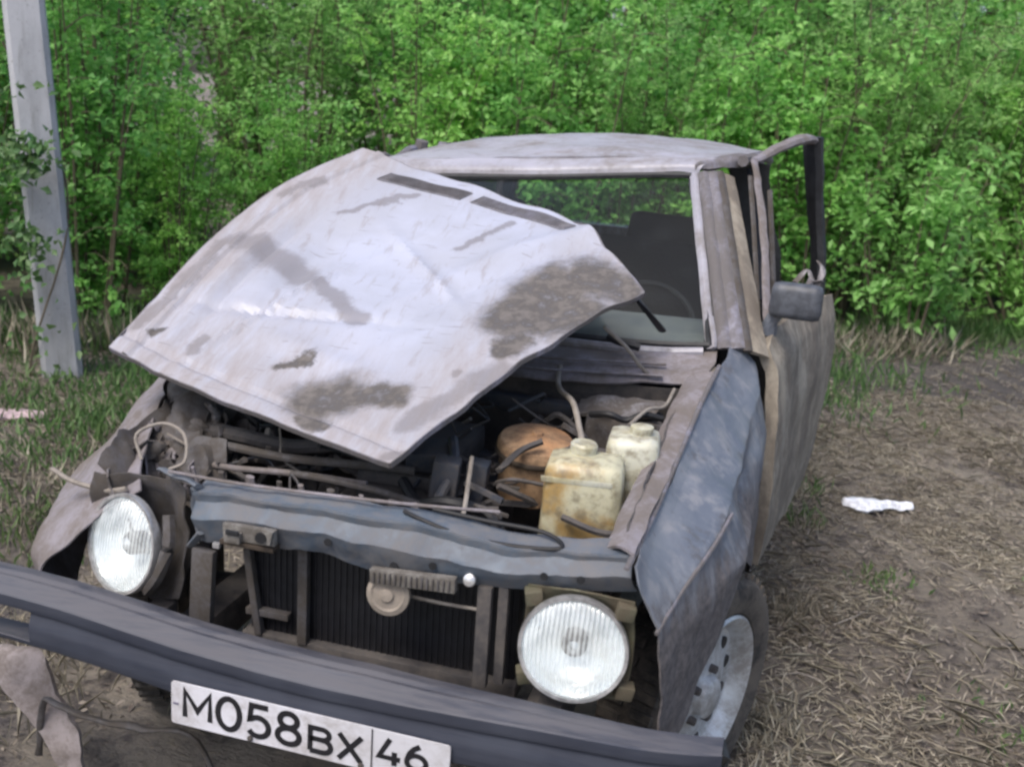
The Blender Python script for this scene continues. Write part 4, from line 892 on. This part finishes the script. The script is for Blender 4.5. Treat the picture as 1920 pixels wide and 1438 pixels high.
# cabin
MB().sheet([[(-.60, 1.24, 1.015), (0, 1.22, 1.01), (.58, 1.24, 1.02)], [(-.60, 1.50, 1.03), (0, 1.50, 1.03), (.58, 1.50, 1.04)], [(-.60, 1.62, .98), (0, 1.62, .98), (.58, 1.62, .99)], [(-.6, 1.60, .75), (0, 1.6, .75), (.58, 1.6, .75)]], 30, 20, .01, (.006, 6, 2)).build('dashboard', M['dash'], car)
sw = MB().lathe([(.168+.009*math.cos(a), .009*math.sin(a)) for a in [i*math.pi/5 for i in range(11)]], (.34, 1.74, .945), (0, -.80, .6), 40, caps=False); swo = sw.build('steering_wheel', M['seatfab'], car)
MB().lathe([(.04, -.01), (.045, .0), (.03, .02), (.0001, .02)], (.34, 1.74, .945), (0, -.80, .6), 16).tube([(.18, 1.74, .945), (.34, 1.745, .94), (.50, 1.74, .945)], .012, n=6).build('hub', M['black'], swo)
def seat(x, y, lean):
    s_ = MB().box((x, y-.20, .72), (.48, .50, .14), (R(-8), 0, 0), .45).build('front_seat', M['seatfab'], car, sharp=70)
    MB().box((x, y+.08, .94), (.47, .12, .50), (R(-14), lean, 0), .5, .92).build('seat_back', M['seatfab'], s_, sharp=70)
    MB().box((x+.02, y+.15, 1.20), (.27, .10, .15), (R(-14), lean, 0), .6, .95).build('headrest', M['seatfab'], s_, sharp=70)
seat(.31, 2.02, .03); seat(-.36, 2.08, -.03)
MB().box((0, 2.85, .70), (1.1, .45, .16), bev=.4).box((0, 3.08, .84), (1.1, .12, .28), (R(-12), 0, 0), .4).build('rear_seat', M['seatfab'], car)

# body sides, sills, pillars, tail
def poly(name, pts, hole, x_in, th, mat, parent, mir=1):
    """flat side panel given as (y,z,x) outline with a window hole, real thickness"""
    bm = bmesh.new()
    def loop(pp): 
        vs = [bm.verts.new((mir*p[2], p[0]-1.5, p[1])) for p in pp]; return [bm.edges.new((vs[i], vs[(i+1) % len(vs)])) for i in range(len(vs))]
    ed = loop(pts); 
    for h in hole: ed += loop(h)
    bmesh.ops.triangle_fill(bm, use_beauty=True, use_dissolve=False, edges=ed)
    bmesh.ops.subdivide_edges(bm, edges=[e for e in bm.edges if e.calc_length() > .15], cuts=3, use_grid_fill=True)
    bmesh.ops.recalc_face_normals(bm, faces=bm.faces)
    r = bmesh.ops.extrude_face_region(bm, geom=list(bm.faces))
    for v in [g for g in r['geom'] if isinstance(g, bmesh.types.BMVert)]: v.co.x -= mir*th
    bmesh.ops.recalc_face_normals(bm, faces=bm.faces)
    me = bpy.data.meshes.new(name); bm.to_mesh(me); bm.free(); me.materials.append(mat)
    o = bpy.data.objects.new(name, me); C.objects.link(o); o.parent = parent; return o
arch = [(2.92+.37*math.cos(a), .36+.37*math.sin(a)) for a in [math.pi-i*math.pi/14 for i in range(15)]]
for s_ in (1, -1):
    out = [(2.27, .30, .765), (2.50, .30, .770)]+[(y, z, .785) for y, z in arch]+[(3.40, .36, .76), (3.55, .48, .74), (3.60, .80, .72), (3.58, 1.04, .69), (3.42, 1.40, .585), (2.36, 1.455, .605), (2.27, 1.04, .735)]
    win = [(2.42, 1.09, .70), (2.50, 1.37, .625), (3.30, 1.34, .612), (3.42, 1.09, .675)]
    qp = poly('rear_quarter_panel', out, [win], 0, .03, M['side'] if s_ > 0 else M['pillar'], car, s_)
    MB().sheet([[(s_*.688, 2.43, 1.095), (s_*.664, 3.40, 1.095)], [(s_*.612, 2.51, 1.365), (s_*.60, 3.29, 1.335)]], 4, 4, .004).build('quarter_window', M['glass'], qp)
    MB().tube([(s_*.70, 1.28, .34), (s_*.72, 1.8, .33), (s_*.72, 2.5, .33)], [.055, .05, .055], n=8).build('sill', M['side'], car)
    MB().tube([(s_*.60, 1.72, 1.505 if s_ > 0 else 1.39), (s_*.63, 2.0, 1.508 if s_ > 0 else 1.40), (s_*.635, 2.35, 1.495 if s_ > 0 else 1.405), (s_*.62, 3.42, 1.43 if s_ > 0 else 1.385)], .018, n=8).build('roof_gutter', M['pillar'], car)
    MB().tube([(s_*.71, 2.30, .34), (s_*.735, 2.29, .9), (s_*.725, 2.28, 1.05), (s_*.63, 2.24, 1.46)], .024, n=8).build('door_pillar', M['pillar'], car)
    MB().box((s_*.57, 3.60, .78), (.16, .03, .22), bev=.3).build('tail_lamp', plain('tail_lamp_red', (.25, .02, .015), .3) if s_ > 0 else bpy.data.materials['tail_lamp_red'], car)
tail = MB().sheet([[(-.69, 3.60, .40), (0, 3.64, .38), (.69, 3.60, .40)], [(-.70, 3.62, .80), (0, 3.66, .80), (.70, 3.62, .80)], [(-.67, 3.59, 1.04), (0, 3.62, 1.04), (.67, 3.59, 1.04)]], 24, 14, .02).build('tailgate', M['pillar'], car)
for P_ in ([(-.66, 3.59, 1.04), (-.58, 3.47, 1.41)], [(.66, 3.59, 1.04), (.57, 3.46, 1.43)], [(-.58, 3.47, 1.42), (0, 3.51, 1.455), (.57, 3.46, 1.435)]):
    MB().tube(P_, .028, n=8, flat=.6).build('window_frame', M['pillar'], tail)
MB().sheet([[(-.63, 3.59, 1.05), (0, 3.62, 1.05), (.63, 3.59, 1.05)], [(-.56, 3.47, 1.40), (0, 3.50, 1.445), (.55, 3.47, 1.42)]], 12, 6, .004).build('rear_window', M['glass'], tail)
MB().tube([(-.7, 3.66, .46), (0, 3.72, .46), (.7, 3.66, .46)], .05, n=8, flat=.7).build('rear_bumper', M['bumper'], car)

# doors: near side ajar and bent, far side shut
DR = [
 [(.722, 1.30, 1.010), (.752, 1.50, 1.050), (.800, 1.80, 1.045), (.860, 2.05, 1.040), (.905, 2.25, 1.03)],
 [(.752, 1.29, .955), (.785, 1.50, .980), (.830, 1.80, .975), (.885, 2.05, .965), (.922, 2.25, .955)],
 [(.775, 1.28, .800), (.808, 1.50, .820), (.852, 1.80, .810), (.900, 2.05, .80), (.930, 2.25, .79)],
 [(.785, 1.28, .640), (.812, 1.50, .640), (.850, 1.80, .63), (.895, 2.05, .63), (.925, 2.25, .63)],
 [(.780, 1.29, .480), (.805, 1.50, .480), (.840, 1.80, .46), (.880, 2.05, .45), (.910, 2.25, .44)],
 [(.772, 1.30, .380), (.795, 1.50, .38), (.825, 1.80, .36), (.865, 2.05, .35), (.890, 2.23, .34)]]
door = MB().sheet(DR, 70, 50, .035, (.010, 5, 3), (True, False)).build('front_door', M['side'], car, sharp=20)
tag(door, 'mud-coated front door hanging ajar')
wf = MB().tube([(.745, 1.40, 1.06), (.700, 1.55, 1.28), (.655, 1.70, 1.44), (.632, 1.76, 1.505)], [.016, .013, .014], n=8, flat=.6)
wf.tube([(.632, 1.76, 1.505), (.70, 1.93, 1.545), (.765, 2.12, 1.572), (.795, 2.26, 1.566)], [.015, .022, .026, .024], n=8, flat=.7)
wf.build('window_frame', M['lilac'], door, crum=(.004, 18, 2))
MB().tube([(.798, 2.28, 1.575), (.835, 2.30, 1.35), (.868, 2.30, 1.18), (.882, 2.29, 1.02)], [.040, .034, .032, .036], n=8, flat=.8).build('rear_upright', M['black'], door, crum=(.005, 14, 2))
MB().tube([(.752, 1.56, 1.07), (.728, 1.62, 1.22), (.690, 1.75, 1.42)], .009, n=6).build('quarterlight_bar', M['grime'], door)
MB().tube([(.71, 1.44, 1.10), (.667, 1.58, 1.30), (.628, 1.73, 1.46)], .009, n=6, flat=.6).build('window_channel', M['grime'], door)
MB().sheet([[(.758, 1.60, 1.06), (.82, 1.9, 1.06), (.872, 2.2, 1.05)], [(.750, 1.63, 1.11), (.815, 1.9, 1.075), (.868, 2.2, 1.10)]], 14, 5, .02, (.012, 18, 2)).build('window_sill', M['lilac'], door)
MB().tube([(.918, 2.22, .79), (.895, 2.0, .765), (.868, 1.8, .745), (.838, 1.6, .720), (.818, 1.42, .69)], .007, n=6, flat=.5).build('crease_highlight', M['lilac'], door)  # pale strip painting in the highlight along the door crease
mir = MB().box((.812, 1.375, 1.152), (.145, .07, .100), (0, 0, -.08), .62, .96)
mo = mir.build('wing_mirror', plain('mirror_grey', (.075, .082, .098), .5, 0, .2), door, sharp=80)
MB().box((.812, 1.413, 1.152), (.118, .006, .074), (0, 0, -.08), .4).build('mirror_glass', M['chrome'], mo)
MB().tube([(.745, 1.40, 1.05), (.752, 1.39, 1.09), (.775, 1.38, 1.12)], [.026, .02, .016], n=8).build('mirror_foot', M['fender'], mo)
for P_ in ([(.80, 1.40, 1.20), (.83, 1.43, 1.235), (.85, 1.40, 1.21), (.875, 1.39, 1.215)], [(.86, 1.40, 1.19), (.872, 1.42, 1.24), (.855, 1.45, 1.26)]):
    MB().tube(P_, [.012, .006], n=6, flat=.4).build('torn_trim', M['pale'], mo)
MB().box((.925, 2.10, .86), (.02, .13, .03), (0, 0, -.12), .4).build('door_handle', M['black'], door)
ld = MB().sheet([[(-x+.0, y, z) for (x, y, z) in r] for r in [[(.74, 1.30, 1.02), (.745, 1.8, 1.045), (.735, 2.26, 1.04)], [(.775, 1.28, .80), (.79, 1.8, .82), (.785, 2.26, .80)], [(.78, 1.28, .60), (.795, 1.8, .60), (.79, 2.26, .60)], [(.765, 1.3, .36), (.775, 1.8, .35), (.77, 2.26, .35)]]], 30, 30, .03, (.006, 4, 3)).build('front_door', M['pillar'], car)
MB().tube([(-.74, 1.33, 1.03), (-.64, 1.72, 1.39), (-.645, 2.0, 1.395), (-.65, 2.22, 1.405), (-.735, 2.24, 1.04)], .018, n=8, sm=4).build('window_frame', M['pillar'], ld)

# wheels
def wheel(c, steer, side, name='wheel', r=.315):
    ax = (side*math.cos(steer), -math.sin(steer)*side, -.04)
    n = Vector(ax).normalized(); c0 = np.array(c)
    ty = MB().lathe([(r*.66, .045), (r*.72, .075), (r*.86, .088), (r*.95, .080), (r, .060), (r, -.060), (r*.95, -.080), (r*.86, -.088), (r*.72, -.075), (r*.66, -.045), (r*.66, .045)], c0, n, 56)
    Q = n.to_track_quat('Z', 'Y').to_matrix()
    o = ty.build(name, M['rubber'], car)
    tr = MB()
    for k in range(44):
        th = 2*math.pi*k/44
        for s2 in (-1, 1):
            p = c0+np.array(Q @ Vector((math.cos(th+.03*s2)*(r+.003), math.sin(th+.03*s2)*(r+.003), .038*s2)))
            m = Q @ Matrix.Rotation(th, 3, 'Z'); e = m.to_euler()
            tr.box(p, (.014, .022, .055), (e.x, e.y, e.z), .1)
    tr.build('tread_block', M['rubber'], o, False)
    rm = MB().lathe([(r*.655, -.05), (r*.67, .055), (r*.70, .072), (r*.68, .078), (r*.635, .070), (r*.60, .056), (r*.56, .036), (r*.50, .030), (r*.40, .038), (r*.30, .046), (r*.20, .048), (.055, .050), (.050, .07), (.040, .076), (.0001, .076)], c0, n, 56)
    ro = rm.build('rim', M['rim'], o)
    for k in range(5):
        th = 2*math.pi*k/5; p = c0+np.array(Q @ Vector((math.cos(th)*.07, math.sin(th)*.07, .046))); MB().lathe([(.011, 0), (.010, .018), (.0001, .02)], p, n, 8).build('wheel_nut', M['grime'], ro)
    for k in range(12):
        th = 2*math.pi*k/12+.2; p = c0+np.array(Q @ Vector((math.cos(th)*r*.47, math.sin(th)*r*.47, .030))); MB().lathe([(.016, -.003), (.016, .006), (.0001, .0065)], p, n, 10).build('rim_hole', M['black'], ro)
    return o
wheel((.672, .70, .290), R(22), 1, r=.305)
wheel((-.76, .74, .28), R(-22), -1)
wheel((.72, 2.92, .29), 0, 1)
wheel((-.72, 2.92, .29), 0, -1)

# ------------------------------------------------------------------ litter lying round the car
def rag(name, cx_, cy_, rz, outline, mat, label, cat, th=.012, seed=1):
    """thin crumpled piece lying on the dirt: outline half-widths along its length"""
    rows = []; n_ = len(outline); L_ = outline[-1][0]
    for (l, w_, off) in outline:
        row = []
        for f in (-1, -.5, 0, .5, 1):
            a = l-L_/2; b = f*w_+off
            x = cx_+a*math.cos(rz)-b*math.sin(rz); y = cy_+a*math.sin(rz)+b*math.cos(rz)
            row.append((x, y, H(x, y)+.018+.02*(1-f*f)))
        rows.append(row)
    o = MB().sheet(rows, 16, 40, th, (.008, 16, seed)).build(name, mat, None)
    return tag(o, label, cat)
rag('plastic_scrap', 1.29, 3.02, .22, [(0, .005, 0), (.03, .045, 0), (.08, .058, -.005), (.13, .045, 0), (.18, .018, .01), (.24, .014, .02), (.28, .022, .03), (.30, .008, .03)], M['white'], 'white spoon-shaped scrap of plastic lying on the straw to the right of the car', 'litter')
rag('cloth_scrap', -2.72, 2.40, .4, [(0, .01, 0), (.06, .05, 0), (.14, .06, .01), (.24, .04, 0), (.30, .01, 0)], plain('faded_pink_cloth', (.42, .32, .34), .9), 'faded pinkish scrap on the dirt left of the car near the pole', 'litter')
o = MB().sheet([[(-1.06, .34, .14), (-.95, .36, .16)], [(-.976, .244, .29), (-.829, .249, .30)], [(-.88, .204, .22), (-.735, .208, .235)], [(-.774, .187, .14), (-.681, .19, .16)], [(-.718, .175, .06), (-.650, .178, .07)], [(-.68, .149, -.02), (-.63, .16, -.02)]], 16, 60, .012, (.012, 12, 4)).build('torn_liner', worn('muddy_liner', (.33, .29, .29), (.16, .135, .12), .45, .85, scale=14), None)
tag(o, 'torn muddy brownish strip of arch liner lying below the raised end of the bumper', 'car debris')
o = MB().tube([(-.80, .20, .06), (-.745, .16, .24), (-.66, .12, .27), (-.55, .10, .275), (-.44, .10, .28), (-.32, .12, .26), (-.22, .14, .03)], [.008, .011, .008], n=8, flat=.6).build('bent_strip', M['grime'], None, crum=(.006, 14, 2))
tag(o, 'bent grimy metal strip arched over the ground under the front bumper', 'car debris')
